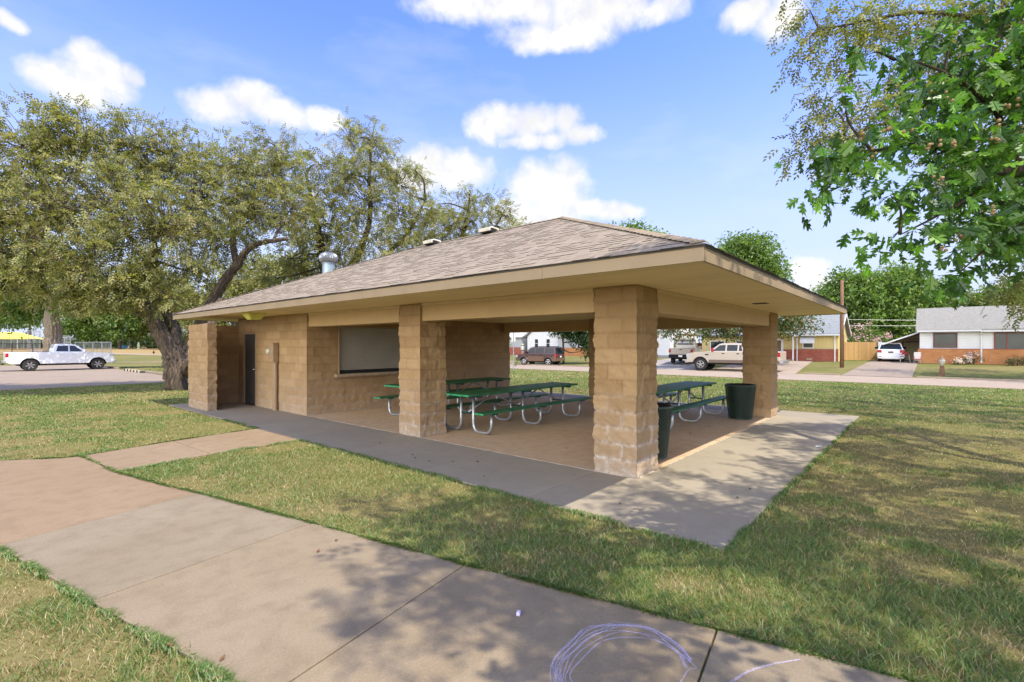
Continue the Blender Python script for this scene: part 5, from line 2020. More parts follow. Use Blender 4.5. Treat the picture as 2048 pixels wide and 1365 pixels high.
# kerb stones: striped wheel stop in front of the white pickup
ws = MB()
for k in range(11):
    ws.tint = (.62, .52, .34) if k % 2 else (.09, .085, .08)
    y0 = 40.9 - k * .42
    ws.box(2.78, 2.98, y0 - .40, y0, -.14, .03)
o = ws.build("striped_kerb", mk_tinted("kerb_paint", .9, 30.0), bevel=.02, tint=True)
tag(o, "kerb painted in dark and cream bands ahead of the white pickup", "kerb")

# overhead wires
for k, (y0, y1, lab) in enumerate(((640, 640, "upper overhead wire in front of the big trees"), (652, 650, "lower overhead wire in front of the big trees"))):
    mb = MB()
    a, b = Vector(at(1560, y0 - 4, 56)), Vector(at(2400, y1 - 16, 46))
    mb.tube([a + (b - a) * t_ - Vector((0, 0, .5 * 4 * t_ * (1 - t_))) for t_ in [i / 14 for i in range(15)]], .009, 5)
    tag(mb.build("power_line", M['galv']), lab, "wire", "overhead wires behind the houses")


# ------------------------------------------------------------------ trees
RHOMB = (np.array([(0, 0, 0), (.42, .5, .06), (1, 0, -.05), (.42, -.5, .06)], dtype=np.float32), [[0, 1, 2, 3]])
_half = [(0, 0), (.10, .03), (.20, .17), (.31, .23), (.31, .07), (.47, .33), (.60, .36), (.54, .09), (.74, .25), (.83, .22), (.79, .06), (1, 0)]
_ov = [(u, v, .10 * abs(v) - .18 * u * u) for u, v in _half] + [(u, -v, .10 * abs(v) - .18 * u * u) for u, v in _half[1:-1]]
OAK = (np.array(_ov, dtype=np.float32), [list(range(12)), [0] + list(range(12, 22)) + [11]])

# a leafy twig end: leaves set alternately along a drooping stem
_sv, _sf = [], []
for _i in range(7):
    _u = .06 + .135 * _i
    _s = 1 if _i % 2 else -1
    _a = math.radians(52 if _i < 6 else 5) * _s
    _d, _n2 = (math.cos(_a), math.sin(_a)), (-math.sin(_a), math.cos(_a))
    _z = -.20 * _u * _u
    _b = len(_sv)
    for _l, _w, _h in ((0, 0, 0), (.15, .085, .03), (.34, 0, -.06), (.15, -.085, .03)):
        _sv.append((_u + _d[0] * _l + _n2[0] * _w, _d[1] * _l + _n2[1] * _w, _z + _h + (.05 if _i % 3 == 0 else -.03) * _l * 3))
    _sf.append([_b, _b + 1, _b + 2, _b + 3])
SPRIG = (np.array(_sv, dtype=np.float32), _sf)


def unit(a):
    return a / np.maximum(np.linalg.norm(a, axis=1, keepdims=True), 1e-6)


def leaf_cloud(pos, out, size, aspect, droop, pal, weights, r2, tmpl=RHOMB, flat=.6, tone=None):
    """one leaf at every pos; returns V, list of F, colours"""
    n = len(pos)
    axis = unit(out * .7 + r2.normal(0, .55, (n, 3)) + np.array((0, 0, -droop)))
    nrm = unit(r2.normal(0, .6, (n, 3)) + np.array((0, 0, flat)) + out * .25)
    side = unit(np.cross(axis, nrm))
    nrm = np.cross(side, axis)
    s = size * r2.uniform(.65, 1.25, n)[:, None, None]
    T, faces = tmpl
    V_ = pos[:, None, :] + s * (T[None, :, 0:1] * axis[:, None, :] + aspect * T[None, :, 1:2] * side[:, None, :] + T[None, :, 2:3] * nrm[:, None, :])
    k = len(T)
    base = (np.arange(n) * k)[:, None]
    F_ = [base + np.array(f)[None] for f in faces]
    pal = np.array(pal)
    w = np.array(weights, float)
    idx = r2.choice(len(pal), n, p=w / w.sum())
    c = pal[idx] * r2.uniform(.82, 1.18, (n, 1))
    if tone is not None:
        c = c * tone
    return V_.reshape(-1, 3), F_, np.repeat(c, k, axis=0)


class Tree:
    def __init__(s, name, label, cat, base, seed, group=None):
        s.t = thing(name, label, cat, base, 0, group)
        s.r = np.random.default_rng(seed)
        s.V, s.F, s.C = [], [], []
        s.off = 0
        s.tr = MB()
        s.br = MB()
        s.skel = []

    def limb(s, pts, r0, r1, n=9, trunk=True, wob=.05):
        P = catmull(pts, 6)
        m = len(P)
        rs = [(r0 + (r1 - r0) * (i / (m - 1)) ** .8) * (1 + wob * 2 * (s.r.random() - .5)) for i in range(m)]
        P2 = [p + Vector(s.r.normal(0, 1, 3)) * rs[i] * wob * 1.6 for i, p in enumerate(P)]
        km = None
        if r0 > .12:
            n = n * 3
            km = [1 + s.r.uniform(-.10, .12) + (.10 if k % 3 == 0 else -.05) for k in range(n)]
        (s.tr if trunk else s.br).tube(P2, rs, n, True, km)
        s.skel += [(tuple(p), rs[i]) for i, p in enumerate(P)]

    def lobes(s, L, clumps, per, size, pal, weights, aspect=.5, droop=.35, spread=.32, tmpl=RHOMB, twig=.55, twr=.012, bias=.42, flat=.6, branch=True, squash=.85):
        r2 = s.r
        sk = np.array([p for p, _ in s.skel]) if s.skel else None
        for (c, Rr) in L:
            c = np.array(c, float)
            if sk is not None and branch:
                d = np.linalg.norm(sk - c, axis=1)
                a = sk[np.argmin(d)]
                if d.min() > .25:
                    mid = (a + c) / 2 + r2.normal(0, .10 * d.min(), 3) + (0, 0, .08 * d.min())
                    s.br.tube([Vector(p) for p in catmull([a, mid, c], 4)], [max(twr * 4.2 * (1 - .11 * i), twr) for i in range(9)], 6)
            nc = max(3, int(clumps * Rr * Rr))
            dr = unit(r2.normal(0, 1, (nc, 3)))
            cp = c + dr * (r2.random(nc) ** bias)[:, None] * Rr * np.array((1, 1, squash))
            # short twigs reach from the lobe's middle to its clumps
            for q in cp[r2.random(nc) < twig]:
                a = c + (q - c) * r2.uniform(.0, .45)
                m = (a + q) / 2 + r2.normal(0, .07 * Rr, 3)
                e_ = q + (q - a) * .12 + np.array((0, 0, -.05 * Rr))
                s.br.tube([Vector(a), Vector(m), Vector(q), Vector(e_)], [twr, twr * .8, twr * .5, twr * .25], 4, False)
            tone = np.repeat(r2.uniform(.68, 1.28, (nc, 1)), per, axis=0)
            P = np.repeat(cp, per, axis=0) + r2.normal(0, 1, (nc * per, 3)) * spread * np.array((1, 1, .75))
            out = unit(np.repeat(cp - c, per, axis=0) + r2.normal(0, .3 * Rr, (nc * per, 3)))
            v_, f_, c_ = leaf_cloud(P, out, size, aspect, droop, pal, weights, r2, tmpl, flat, tone)
            s.V.append(v_)
            s.F.append([f + s.off for f in f_])
            s.C.append(c_)
            s.off += len(v_)

    def done(s, bark, leafmat, crown="crown"):
        if s.tr.v:
            s.tr.build("trunk", bark, s.t, smooth=True, local=False)
        if s.br.v:
            s.br.build("branches", bark, s.t, smooth=True, local=False)
        if s.V:
            np_mesh(crown, np.concatenate(s.V), [f for lf in s.F for f in lf], leafmat, s.t, cols=np.concatenate(s.C))
        return s.t


def pl(L, d=None, s=1.0):
    """lobes given by pixel, radius in pixels and depth -> world centre, metres"""
    out = []
    for q in L:
        px, py, Rp = q[:3]
        dd = q[3] if len(q) > 3 else d
        out.append((at(px, py, dd), Rp / FPX * dd * s))
    return out


ELM = [(.21, .217, .072), (.265, .26, .088), (.335, .315, .118), (.16, .178, .056), (.29, .24, .08)]
ELMW = [.30, .28, .16, .16, .10]
GRN = [(.115, .20, .036), (.16, .255, .05), (.22, .30, .068), (.075, .135, .03)]
GRNW = [.35, .3, .15, .2]

# the great leaning elm left of the pavilion
T = Tree("elm_tree", "large leaning elm with a furrowed forked trunk beside the block screen wall", "tree", at(352, 780, 18.8)[:2] + (-.05,), 21)
b = at(352, 778, 18.8)
T.limb([(b[0], b[1], -.25), at(350, 745, 18.8), at(348, 700, 18.9)], .37, .30, 14, wob=.07)
T.limb([at(349, 715, 18.9), at(330, 680, 18.7), at(305, 640, 18.4), at(275, 608, 18.0), at(235, 582, 17.6), at(195, 572, 17.2), at(140, 540, 17), at(80, 480, 17)], .32, .07, 11)
T.limb([at(348, 712, 18.9), at(350, 670, 19), at(332, 620, 19.2), at(312, 560, 19.6), at(305, 480, 20), at(290, 400, 20), at(240, 330, 20)], .26, .05, 10)
T.limb([at(362, 735, 19.0), at(385, 690, 19.6), at(405, 650, 20), at(425, 605, 20.2), at(452, 558, 20.2), at(476, 530, 20.1), at(490, 505, 20), at(522, 486, 20), at(575, 478, 19.8)], .30, .07, 11)
T.limb([at(474, 535, 20.1), at(466, 490, 20.5), at(470, 430, 20.8), at(480, 360, 21)], .14, .05, 8)
T.limb([at(368, 745, 18.9), at(398, 700, 18.4), at(420, 655, 18.2), at(440, 600, 19)], .20, .10, 9)
T.limb([at(300, 520, 19.8), at(220, 430, 19), at(150, 350, 18.5), at(100, 270, 18.5)], .10, .03, 7)
L = pl([(60, 300, 115, 18.5), (170, 280, 80, 18.8), (100, 258, 56, 18), (280, 300, 90, 20), (110, 410, 120, 17), (235, 400, 110, 19), (30, 450, 110, 18), (-60, 380, 120, 18), (-80, 500, 110, 18),
        (350, 320, 80, 20.5), (400, 390, 100, 20), (480, 340, 75, 21), (545, 350, 70, 21), (500, 420, 85, 20), (580, 420, 70, 21), (330, 460, 110, 18), (430, 480, 75, 21.8),
        (180, 520, 95, 17), (80, 540, 90, 17.5), (280, 560, 70, 18), (230, 580, 60, 17), (330, 590, 50, 17.5), (400, 550, 50, 22), (140, 590, 55, 17.5), (10, 560, 80, 19), (560, 300, 50, 21.5), (200, 610, 26, 17.5)])
T.lobes(L, 29, 9, .32, ELM, ELMW, spread=.19, twr=.016, bias=.45, aspect=1, twig=.8, tmpl=SPRIG)
T.done(M['bark'], M['leaf'])

# elm behind the pavilion roof
T = Tree("elm_tree", "tall olive elm rising behind the middle of the pavilion roof", "tree", at(690, 720, 27)[:2] + (-.05,), 22)
b = at(690, 720, 27)
T.limb([(b[0], b[1], -.2), at(680, 620, 27), at(650, 545, 26.5), at(640, 480, 26.3), at(628, 420, 26.3), at(612, 350, 26.5)], .36, .06, 10)
T.limb([at(668, 580, 26.8), at(720, 500, 27), at(740, 430, 27), at(738, 350, 27), at(745, 270, 27)], .22, .05, 9)
T.limb([at(690, 560, 27), at(760, 520, 27.5), at(820, 460, 28), at(850, 400, 28)], .18, .05, 8)
L = pl([(640, 330, 50, 26), (625, 400, 62, 26), (700, 280, 42, 27), (745, 275, 45, 27), (760, 330, 50, 27), (700, 350, 60, 26), (730, 400, 70, 27), (660, 450, 65, 26), (800, 370, 45, 27.5),
        (830, 340, 28, 27.5), (800, 430, 62, 27), (740, 480, 68, 26), (670, 510, 60, 26), (820, 480, 55, 27), (610, 480, 55, 27), (860, 430, 45, 28), (580, 520, 50, 27), (540, 560, 45, 27), (620, 550, 40, 28)])
T.lobes(L, 16, 9, .38, ELM, ELMW, spread=.22, twig=.8, twr=.018, bias=.5, aspect=1, tmpl=SPRIG)
T.done(M['barkdark'], M['leaf'])
T = Tree("elm_tree", "sparser olive elm behind the roof ridge, right of the taller elm", "tree", at(930, 720, 33)[:2] + (-.05,), 23)
b = at(930, 720, 33)
T.limb([(b[0], b[1], -.2), at(925, 600, 33), at(920, 500, 33), at(935, 430, 33), at(940, 380, 33)], .30, .04, 9)
T.limb([at(922, 540, 33), at(980, 470, 33), at(1010, 420, 33)], .14, .04, 7)
L = pl([(890, 450, 48), (940, 400, 34), (935, 440, 48), (990, 420, 40), (1020, 440, 30), (970, 470, 48), (870, 410, 30), (900, 490, 45), (840, 480, 45), (1030, 470, 30)], 33)
T.lobes(L, 13, 8, .44, ELM, ELMW, spread=.26, twr=.018, bias=.55, aspect=1, tmpl=SPRIG)
T.done(M['barkdark'], M['leaf'])
T = Tree("elm_tree", "olive elm low behind the roof's far left corner", "tree", at(470, 716, 40)[:2] + (-.05,), 24)
b = at(470, 716, 40)
T.limb([(b[0], b[1], -.2), at(470, 660, 40), at(480, 600, 40), at(500, 540, 40)], .32, .08, 9)
T.lobes(pl([(420, 600, 40), (470, 570, 48), (530, 550, 48), (400, 650, 34), (450, 640, 36), (590, 540, 40), (380, 600, 30)], 40), 14, 44, .28, ELM, ELMW, spread=.4, twr=.02)
T.done(M['barkdark'], M['leaf'])

T = Tree("elm_tree", "slimmer elm just beyond the great leaning trunk, its leaves shading the white pickup", "tree", at(331, 731, 40)[:2] + (-.15,), 26)
b = at(331, 731, 40)
T.limb([(b[0], b[1], -.3), (b[0] - .1, b[1] - .2, 1.6), (b[0] - .5, b[1] - .6, 3.2), (b[0] - 1.5, b[1] - 1.0, 4.6)], .26, .12, 9)
T.limb([(b[0] - .5, b[1] - .6, 3.2), (3.5, 43.6, 4.4), (1.6, 43.4, 4.8)], .12, .04, 7)
T.lobes([((1.0, 43.3, 4.7), .9), ((2.4, 43.5, 5.0), 1.0), ((3.6, 43.8, 5.6), 1.2), ((5.2, 44, 6.2), 1.5), ((.1, 43.2, 5.2), .7), ((6.6, 44.4, 6.0), 1.4), ((4.6, 43.6, 7.4), 1.4), ((-.6, 43.3, 5.0), .6)], 34, 44, .19, ELM, ELMW, spread=.3, twr=.02)
T.done(M['bark'], M['leaf'])
# thick pale trunk behind the white pickup
T = Tree("cottonwood_tree", "thick mottled pale trunk standing behind the white pickup", "tree", at(108, 722, 52)[:2] + (-.15,), 25)
b = at(108, 722, 52)
T.limb([(b[0], b[1], -.4), at(107, 690, 52), at(106, 650, 52), at(110, 600, 52), at(118, 540, 52)], .82, .45, 14, wob=.06)
T.limb([at(109, 610, 52), at(80, 560, 52), at(40, 520, 52)], .35, .1, 9)
T.lobes(pl([(100, 540, 60), (150, 560, 50), (50, 560, 60), (60, 610, 40), (20, 620, 45), (150, 610, 30)], 52), 9, 44, .36, GRN, GRNW, spread=.5, twr=.03)
T.done(M['barkpale'], M['leaf'])

# green trees at the back left
for k, (lab, L, dep, sd) in enumerate((("leafy green tree above the yellow canopy", [(10, 620, 42), (60, 622, 34), (40, 590, 46), (-40, 610, 60)], 100, 31),
                                       ("broad green tree behind the white pickup's cab", [(190, 630, 45), (240, 640, 45), (150, 650, 30), (210, 590, 45), (270, 600, 45), (180, 665, 25)], 98, 32),
                                       ("yellowing green tree between the elm trunk and the shrubs", [(290, 650, 34), (320, 630, 38), (340, 660, 30), (300, 600, 40), (360, 620, 40)], 102, 33),
                                       )):
    x, y, _ = at(L[1][0], 700, dep)
    T = Tree("park_tree", lab, "tree", (x, y, tz1(x, y) - .1), sd, "green trees along the far park edge")
    T.limb([(x, y, tz1(x, y) - .2), at(L[1][0], 675, dep), at(L[1][0], 640, dep)], .3, .15, 8)
    pal = GRN if k < 2 else [(.15, .20, .04), (.22, .24, .06), (.25, .19, .06), (.1, .14, .03)]
    T.lobes(pl(L, dep), 4.5, 44, .60, pal, GRNW, spread=.75, twr=.03, twig=.3, bias=.5)
    T.done(M['barkdark'], M['leaf'])
T = Tree("shrub_bank", None, None, (0, 0, 0), 34)
T.lobes(pl([(60, 690, 14), (30, 690, 14), (0, 690, 15), (-40, 690, 16), (-90, 690, 18), (200, 688, 14), (225, 684, 16), (250, 682, 14), (275, 680, 16), (300, 684, 14), (325, 686, 16), (350, 684, 18), (180, 686, 16), (150, 690, 14), (120, 690, 13), (90, 690, 13), (390, 680, 20), (430, 684, 20)], 118), 10, 46, .5, [(.045, .085, .02), (.07, .12, .03), (.1, .12, .035), (.03, .055, .016)], GRNW, spread=.7, branch=False, twig=0)
o = T.done(M['barkdark'], M['leaf'], "shrub_bank")
ch = kids(o)[0]
ch.parent = None
bpy.data.objects.remove(o)
ch.name = "shrub_bank"
tag(ch, None, None, None, 'stuff')
M['leaf'].name = "small_leaf"

# trees behind the houses
for k, (lab, L, dep, cl, lf, pal) in enumerate((
        ("big bright green tree behind the cedar fence and crape myrtle", [(1700, 600, 55), (1655, 610, 34), (1740, 575, 45), (1800, 575, 48), (1850, 600, 42), (1720, 650, 55), (1780, 640, 55), (1835, 655, 45), (1650, 650, 34), (1690, 565, 26), (1805, 548, 26), (1870, 585, 24), (1760, 610, 55)], 62, 8, .46, GRN),
        ("rounded green tree peeking over the pavilion's right eave", [(1490, 520, 52), (1445, 525, 42), (1535, 545, 38), (1475, 492, 34), (1440, 560, 40), (1555, 580, 28), (1500, 570, 50), (1515, 500, 30)], 60, 8, .44, GRN),
        ("tree tips showing above the right slope of the pavilion roof", [(1215, 478, 34), (1270, 468, 32), (1310, 482, 26), (1180, 480, 24), (1345, 492, 18), (1240, 510, 45), (1300, 520, 45)], 66, 5, .46, GRN),
        ("distant green trees above the white house roof", [(1900, 618, 26), (1945, 606, 30), (1995, 596, 34), (2045, 590, 40), (1875, 625, 22), (1970, 625, 30), (2090, 600, 50)], 78, 5, .52, [(.10, .17, .035), (.16, .21, .05), (.22, .22, .06), (.06, .11, .025)]))):
    x, y, _ = at(L[0][0], 700, dep)
    T = Tree("yard_tree", lab, "tree", (x, y, tz1(x, y) - .1), 41 + k, "green trees behind the houses")
    T.limb([(x, y, tz1(x, y) - .2), at(L[0][0], 660, dep), at(L[0][0], min(L[0][1] + 20, 640), dep)], .32, .15, 8)
    T.lobes(pl(L, dep), cl, 46, lf, pal, GRNW, spread=.55, twr=.03, twig=.35, bias=.5)
    T.done(M['barkdark'], M['leaf'])

b = at(1502, 722, 39)
T = Tree("yard_tree", "leaning yard tree with rusty tinged leaves in front of the yellow house", "tree", (b[0], b[1], .2), 51)
T.limb([(b[0], b[1], .0), at(1505, 700, 39), at(1496, 675, 39), at(1486, 650, 39), at(1480, 620, 39)], .26, .14, 9)
T.limb([at(1496, 676, 39), at(1530, 640, 39), at(1560, 620, 39)], .15, .06, 7)
T.lobes(pl([(1500, 605, 62), (1435, 615, 52), (1555, 615, 50), (1385, 640, 40), (1600, 640, 38), (1345, 650, 30), (1450, 652, 30), (1530, 656, 26), (1575, 655, 22), (1410, 668, 18), (1470, 668, 16)], 39), 14, 42, .23,
        [(.075, .13, .03), (.11, .17, .045), (.20, .20, .06), (.30, .15, .045), (.05, .085, .022)], [.32, .28, .14, .12, .14], spread=.38, twr=.02)
T.done(M['bark'], M['leaf'])
b = at(1127, 727, 47)
T = Tree("yard_tree", "dark green drooping tree on a thin trunk behind the SUV's tail", "tree", (b[0], b[1], -.05), 52)
T.limb([(b[0], b[1], -.3), at(1127, 700, 47), at(1126, 672, 47), at(1132, 645, 47)], .11, .09, 8)
T.lobes(pl([(1150, 665, 28), (1172, 684, 20), (1122, 660, 20), (1180, 655, 34), (1140, 640, 36), (1176, 700, 14), (1110, 668, 10), (1160, 630, 40)], 47), 16, 40, .27, [(.035, .08, .024), (.055, .11, .03), (.08, .14, .04), (.02, .045, .014)], GRNW, spread=.33, twr=.02)
T.done(M['barkdark'], M['leaf'])


def bush(name, label, L, dep, cl, lf, pal, flowers=None, seed=60, spread=.2, fsize=.16, nf=8):
    x, y, _ = at(L[0][0], 700, dep)
    T = Tree(name, label, "bush", (x, y, tz1(x, y)), seed)
    for q in L[:4]:
        c = at(q[0], q[1], dep)
        T.limb([(x + (c[0] - x) * .3, y + (c[1] - y) * .3, tz1(x, y) - .1), ((x + c[0]) / 2, (y + c[1]) / 2, (tz1(x, y) + c[2]) / 2), c], .035, .015, 6)
    T.lobes(pl(L, dep), cl, 30, lf, pal, GRNW[:len(pal)], spread=spread, twr=.01, bias=.5)
    t = T.done(M['barkdark'], M['leaf'])
    if flowers:
        r2 = np.random.default_rng(seed + 5)
        P = []
        for (c, Rr) in pl(L, dep):
            d = unit(r2.normal(0, 1, (nf, 3)) + np.array((0, 0, .9)) + np.array((-CY, -SY, 0)) * .5)
            P.append(np.array(c) + d * Rr * 1.02)
        P = np.repeat(np.concatenate(P), 22, axis=0)
        P = P + r2.normal(0, 1, P.shape) * fsize * .55
        v_, f_, c_ = leaf_cloud(P, unit(r2.normal(0, 1, P.shape)), fsize * .55, .8, 0, flowers, [1] * len(flowers), r2)
        np_mesh("blossoms", v_, f_, M['flower'], t, cols=c_)
    return t


bush("crape_myrtle", "pink flowering crape myrtle above the cedar fence", [(1715, 672, 20), (1742, 668, 22), (1762, 682, 17), (1700, 684, 15), (1730, 690, 20), (1775, 694, 12)], 48, 20, .13, GRN, [(.70, .36, .46), (.80, .55, .60), (.66, .40, .40)], 61, .22, .26, 5)
bush("flower_bush", "pale pink flowering bush at the foot of the orange brick base", [(1948, 716, 11), (1930, 720, 9), (1966, 718, 11), (1982, 724, 9), (1918, 726, 7)], 36, 60, .10, [(.05, .10, .025), (.10, .18, .05), (.16, .24, .08)], [(.80, .72, .66), (.76, .48, .62), (.82, .78, .70)], 62, .12, .16, 9)
bush("evergreen_bush", "dark round evergreen bush under the large picture window", [(2035, 722, 13), (2060, 722, 14), (2015, 727, 8)], 34, 60, .09, [(.02, .06, .02), (.035, .08, .028), (.05, .10, .03)], None, 63, .12)
bush("kerb_weeds", "low green weeds at the kerb under the SUV's front bumper", [(1030, 722, 5), (1036, 724, 5)], 44, 60, .10, GRN, None, 64, .12)

# elm at the right whose branches hang above and behind the oak
T = Tree("elm_tree", "fine-leaved elm whose twiggy olive branches hang in the upper right behind the oak", "tree", (5.2, -8.6, -.05), 71)
T.limb([(5.2, -8.6, -.2), (5.15, -8.5, 1.6), (5.0, -8.2, 3.2), (4.6, -7.4, 5.0)], .42, .26, 12)
T.limb([(4.6, -7.4, 5.0), (3.9, -6.0, 6.0), at(2080, 60, 8.2)], .14, .06, 9)
T.limb([at(2080, 60, 8.2), at(1940, 35, 8.0), at(1830, 25, 7.8), at(1720, 45, 7.6), at(1640, 60, 7.5)], .055, .012, 7)
T.limb([(4.8, -7.8, 4.2), (5.0, -6.0, 5.0), at(2080, 330, 8.6), at(1960, 330, 8.4), at(1860, 260, 8.0), at(1760, 250, 7.8), at(1690, 280, 7.6)], .09, .012, 8)
T.limb([(4.6, -7.4, 5.0), (3, -6.6, 6.4), (1, -5.6, 7.2), (-1, -4.8, 7.6), (-3, -4.8, 7.8)], .09, .02, 9)
T.limb([(4.6, -7.4, 5.0), (5.5, -7, 6.5), (8, -6.4, 7.4)], .18, .05, 8)
vis = pl([(1620, 20, 44, 7.5), (1665, 60, 52, 7.5), (1740, 40, 60, 7.6), (1830, 50, 66, 7.8), (1920, 40, 70, 8), (2010, 40, 80, 8.1), (1620, 110, 30, 7.4), (1700, 120, 44, 7.6),
          (1650, 210, 50, 7.6), (1630, 280, 48, 7.5), (1600, 310, 28, 7.5), (1700, 250, 60, 7.7), (1690, 330, 46, 7.6), (1780, 200, 60, 7.8), (1860, 160, 70, 8), (1950, 170, 80, 8.2), (1960, 320, 70, 8.4),
          (2040, 280, 80, 8.4), (1890, 330, 50, 8.2), (2030, 420, 50, 8.6), (1980, 470, 30, 8.6), (1900, 420, 26, 8.3), (2040, 560, 40, 9), (2010, 610, 26, 9), (2050, 620, 30, 9)])
T.lobes(vis, 105, 7, .19, [(.19, .215, .055), (.26, .27, .085), (.34, .325, .12), (.135, .165, .045), (.24, .22, .075)], ELMW, spread=.13, twr=.005, bias=.5, droop=.6, aspect=.95, twig=.85, tmpl=SPRIG)
over = [((-2.7, -5.5, 8.2), .9), ((-1.6, -4.3, 7.6), 1.1), ((.1, -5.4, 7.4), 1.2), ((-.9, -7.4, 7.8), 1.2), ((-2.4, -4.6, 7.4), .6), ((-1.7, -3.5, 7.0), .9), ((-2.4, -5.2, 7.2), .7), ((-1.2, -3.0, 6.7), .7), ((-1.7, -2.8, 7.7), .45)]
T.lobes(over, 24, 9, .30, ELM, ELMW, spread=.13, twr=.012, bias=.5, aspect=1, tmpl=SPRIG)
over = [((2.0, -6.1, 7.0), 1.3), ((4.1, -6.5, 7.4), 1.3), ((1.2, -4.6, 6.6), .8), ((4.6, -5.0, 6.4), .9), ((7.2, -6.0, 7.0), 1.2), ((6.6, -4.4, 5.6), .6), ((1.0, -8.4, 7.4), 1.4), ((4.0, -9.0, 7.6), 1.4), ((6.8, -8.6, 7.4), 1.4), ((2.6, -4.7, 6.0), .7), ((5.4, -5.7, 6.2), .9), ((.4, -6.8, 6.8), 1.1)]
T.lobes(over, 22, 9, .30, ELM, ELMW, spread=.13, twr=.012, bias=.5, aspect=1, tmpl=SPRIG)
T.done(M['bark'], M['leaf'])
T = Tree("elm_tree", "second olive elm at the right edge shading the far lawn", "tree", (15.5, -11, -.1), 72)
T.limb([(15.5, -11, -.3), (15.4, -10.8, 2), (15.2, -9.6, 5), (15, -7.6, 8)], .45, .15, 11)
T.limb([(15.2, -9.6, 5), (12.5, -7.5, 7), (11, -5.5, 8)], .2, .06, 8)
T.limb([(15.2, -9.6, 5), (18, -7.6, 7), (19, -5.5, 8.6)], .2, .06, 8)
T.lobes([((10.2, -5.6, 7.6), 1.3), ((13, -5.6, 7.8), 1.4), ((16.2, -5.8, 7.8), 1.4), ((19, -6.4, 7.4), 1.5), ((13, -8, 8), 1.6), ((16, -8.2, 8.4), 1.7), ((10.6, -8, 8), 1.4), ((12.2, -4.5, 10), 1.2), ((15.2, -4.7, 10.2), 1.3), ((18.2, -5, 10.4), 1.3), ((20.4, -5.2, 9), 1.2), ((14, -7, 10.5), 1.5), ((21, -8, 8), 1.6)],
        7, 9, .42, ELM, ELMW, spread=.24, twr=.016, aspect=1, tmpl=SPRIG)
T.done(M['bark'], M['leaf'])
T = Tree("street_tree", "street tree outside the right edge shading the white house lawn", "tree", (33.5, -11.5, -.1), 73)
T.limb([(33.5, -11.5, -.4), (33.5, -11.2, 3), (33.6, -10, 6)], .3, .12, 9)
T.lobes([((33, -9.4, 7), 2.0), ((34.5, -8.4, 7.4), 1.6), ((33.5, -11.6, 8), 2.2), ((31.5, -11, 7), 1.7), ((36, -11, 7), 1.8), ((34.5, -7.2, 7.6), 1.9), ((36.2, -5.4, 8.4), 1.5), ((38, -8.5, 8), 2)], 9, 40, .2, GRN, GRNW, spread=.4, twr=.02)
T.done(M['barkdark'], M['leaf'])

# the oak close by on the right
T = Tree("oak_tree", "oak with glossy lobed leaves and tan acorns reaching in from the right", "tree", (.75, -4.9, -.05), 81)
T.limb([(.75, -4.9, -.2), (.72, -4.85, 1.0), (.66, -4.75, 2.0), (.5, -4.6, 3.2), (.3, -4.5, 4.4)], .21, .12, 12)
T.limb([(.34, -4.5, 4.2), (-.9, -4.5, 4.7), (-1.9, -3.6, 4.75), (-2.6, -3.5, 4.6), (-3.1, -4.0, 4.5)], .05, .012, 7)
T.limb([(.64, -4.72, 2.1), at(2110, 350, 3.8), at(2046, 341, 3.7), at(1985, 345, 3.6)], .07, .036, 9)
T.limb([at(1990, 345, 3.6), at(1930, 320, 3.5), at(1850, 290, 3.4), at(1760, 300, 3.3), at(1680, 340, 3.2)], .022, .005, 7)
T.limb([at(1990, 345, 3.6), at(1930, 400, 3.5), at(1860, 440, 3.4), at(1800, 470, 3.35)], .018, .004, 6)
T.limb([at(2046, 341, 3.7), at(2000, 240, 3.6), at(1930, 170, 3.5), at(1850, 130, 3.5), at(1790, 120, 3.5)], .022, .005, 6)
T.limb([at(2110, 350, 3.8), at(2050, 440, 3.6), at(1970, 500, 3.5), at(1920, 545, 3.5)], .018, .004, 6)
OAKL = [(1990, 130, 95, 3.6), (1900, 190, 90, 3.6), (1960, 290, 85, 3.5), (1850, 265, 75, 3.4), (1780, 280, 60, 3.3), (1720, 310, 52, 3.2), (1660, 360, 44, 3.2), (1630, 400, 30, 3.2), (1700, 385, 36, 3.2), (1850, 380, 70, 3.4), (1780, 390, 46, 3.3),
        (1960, 420, 80, 3.5), (1895, 480, 54, 3.4), (1830, 462, 44, 3.3), (1785, 492, 28, 3.3), (1905, 545, 36, 3.5), (1975, 515, 55, 3.6), (2040, 440, 80, 3.6), (2040, 210, 90, 3.5), (1735, 110, 32, 3.4), (1800, 125, 40, 3.4), (1690, 195, 24, 3.3), (2025, 30, 70, 3.6), (1900, 90, 60, 3.6),
        (1900, 300, 70, 3.4), (1990, 380, 60, 3.5), (2100, 330, 110, 3.6), (2110, 120, 110, 3.6), (1740, 470, 22, 3.3), (1880, 575, 24, 3.5), (1660, 305, 26, 3.2)]
OP = [(.075, .18, .022), (.115, .26, .03), (.20, .38, .05), (.04, .105, .018)]
T.lobes(pl(OAKL, s=.95), 300, 5, .116, OP, [.36, .30, .14, .2], spread=.075, droop=.55, tmpl=OAK, twig=.5, twr=.0028, bias=.6, aspect=.95, flat=.5, squash=.95)
T.lobes([((-2.6, -3.4, 4.1), .55), ((-3.0, -3.7, 4.4), .45), ((-2.2, -2.9, 4.3), .5), ((-2.1, -2.8, 4.7), .4), ((-3.2, -4.3, 4.3), .5), ((-2.4, -4.1, 4.2), .5)], 70, 6, .13, OP, [.36, .30, .14, .2], spread=.09, droop=.5, tmpl=OAK, twig=.5, twr=.004, bias=.6, aspect=.95)
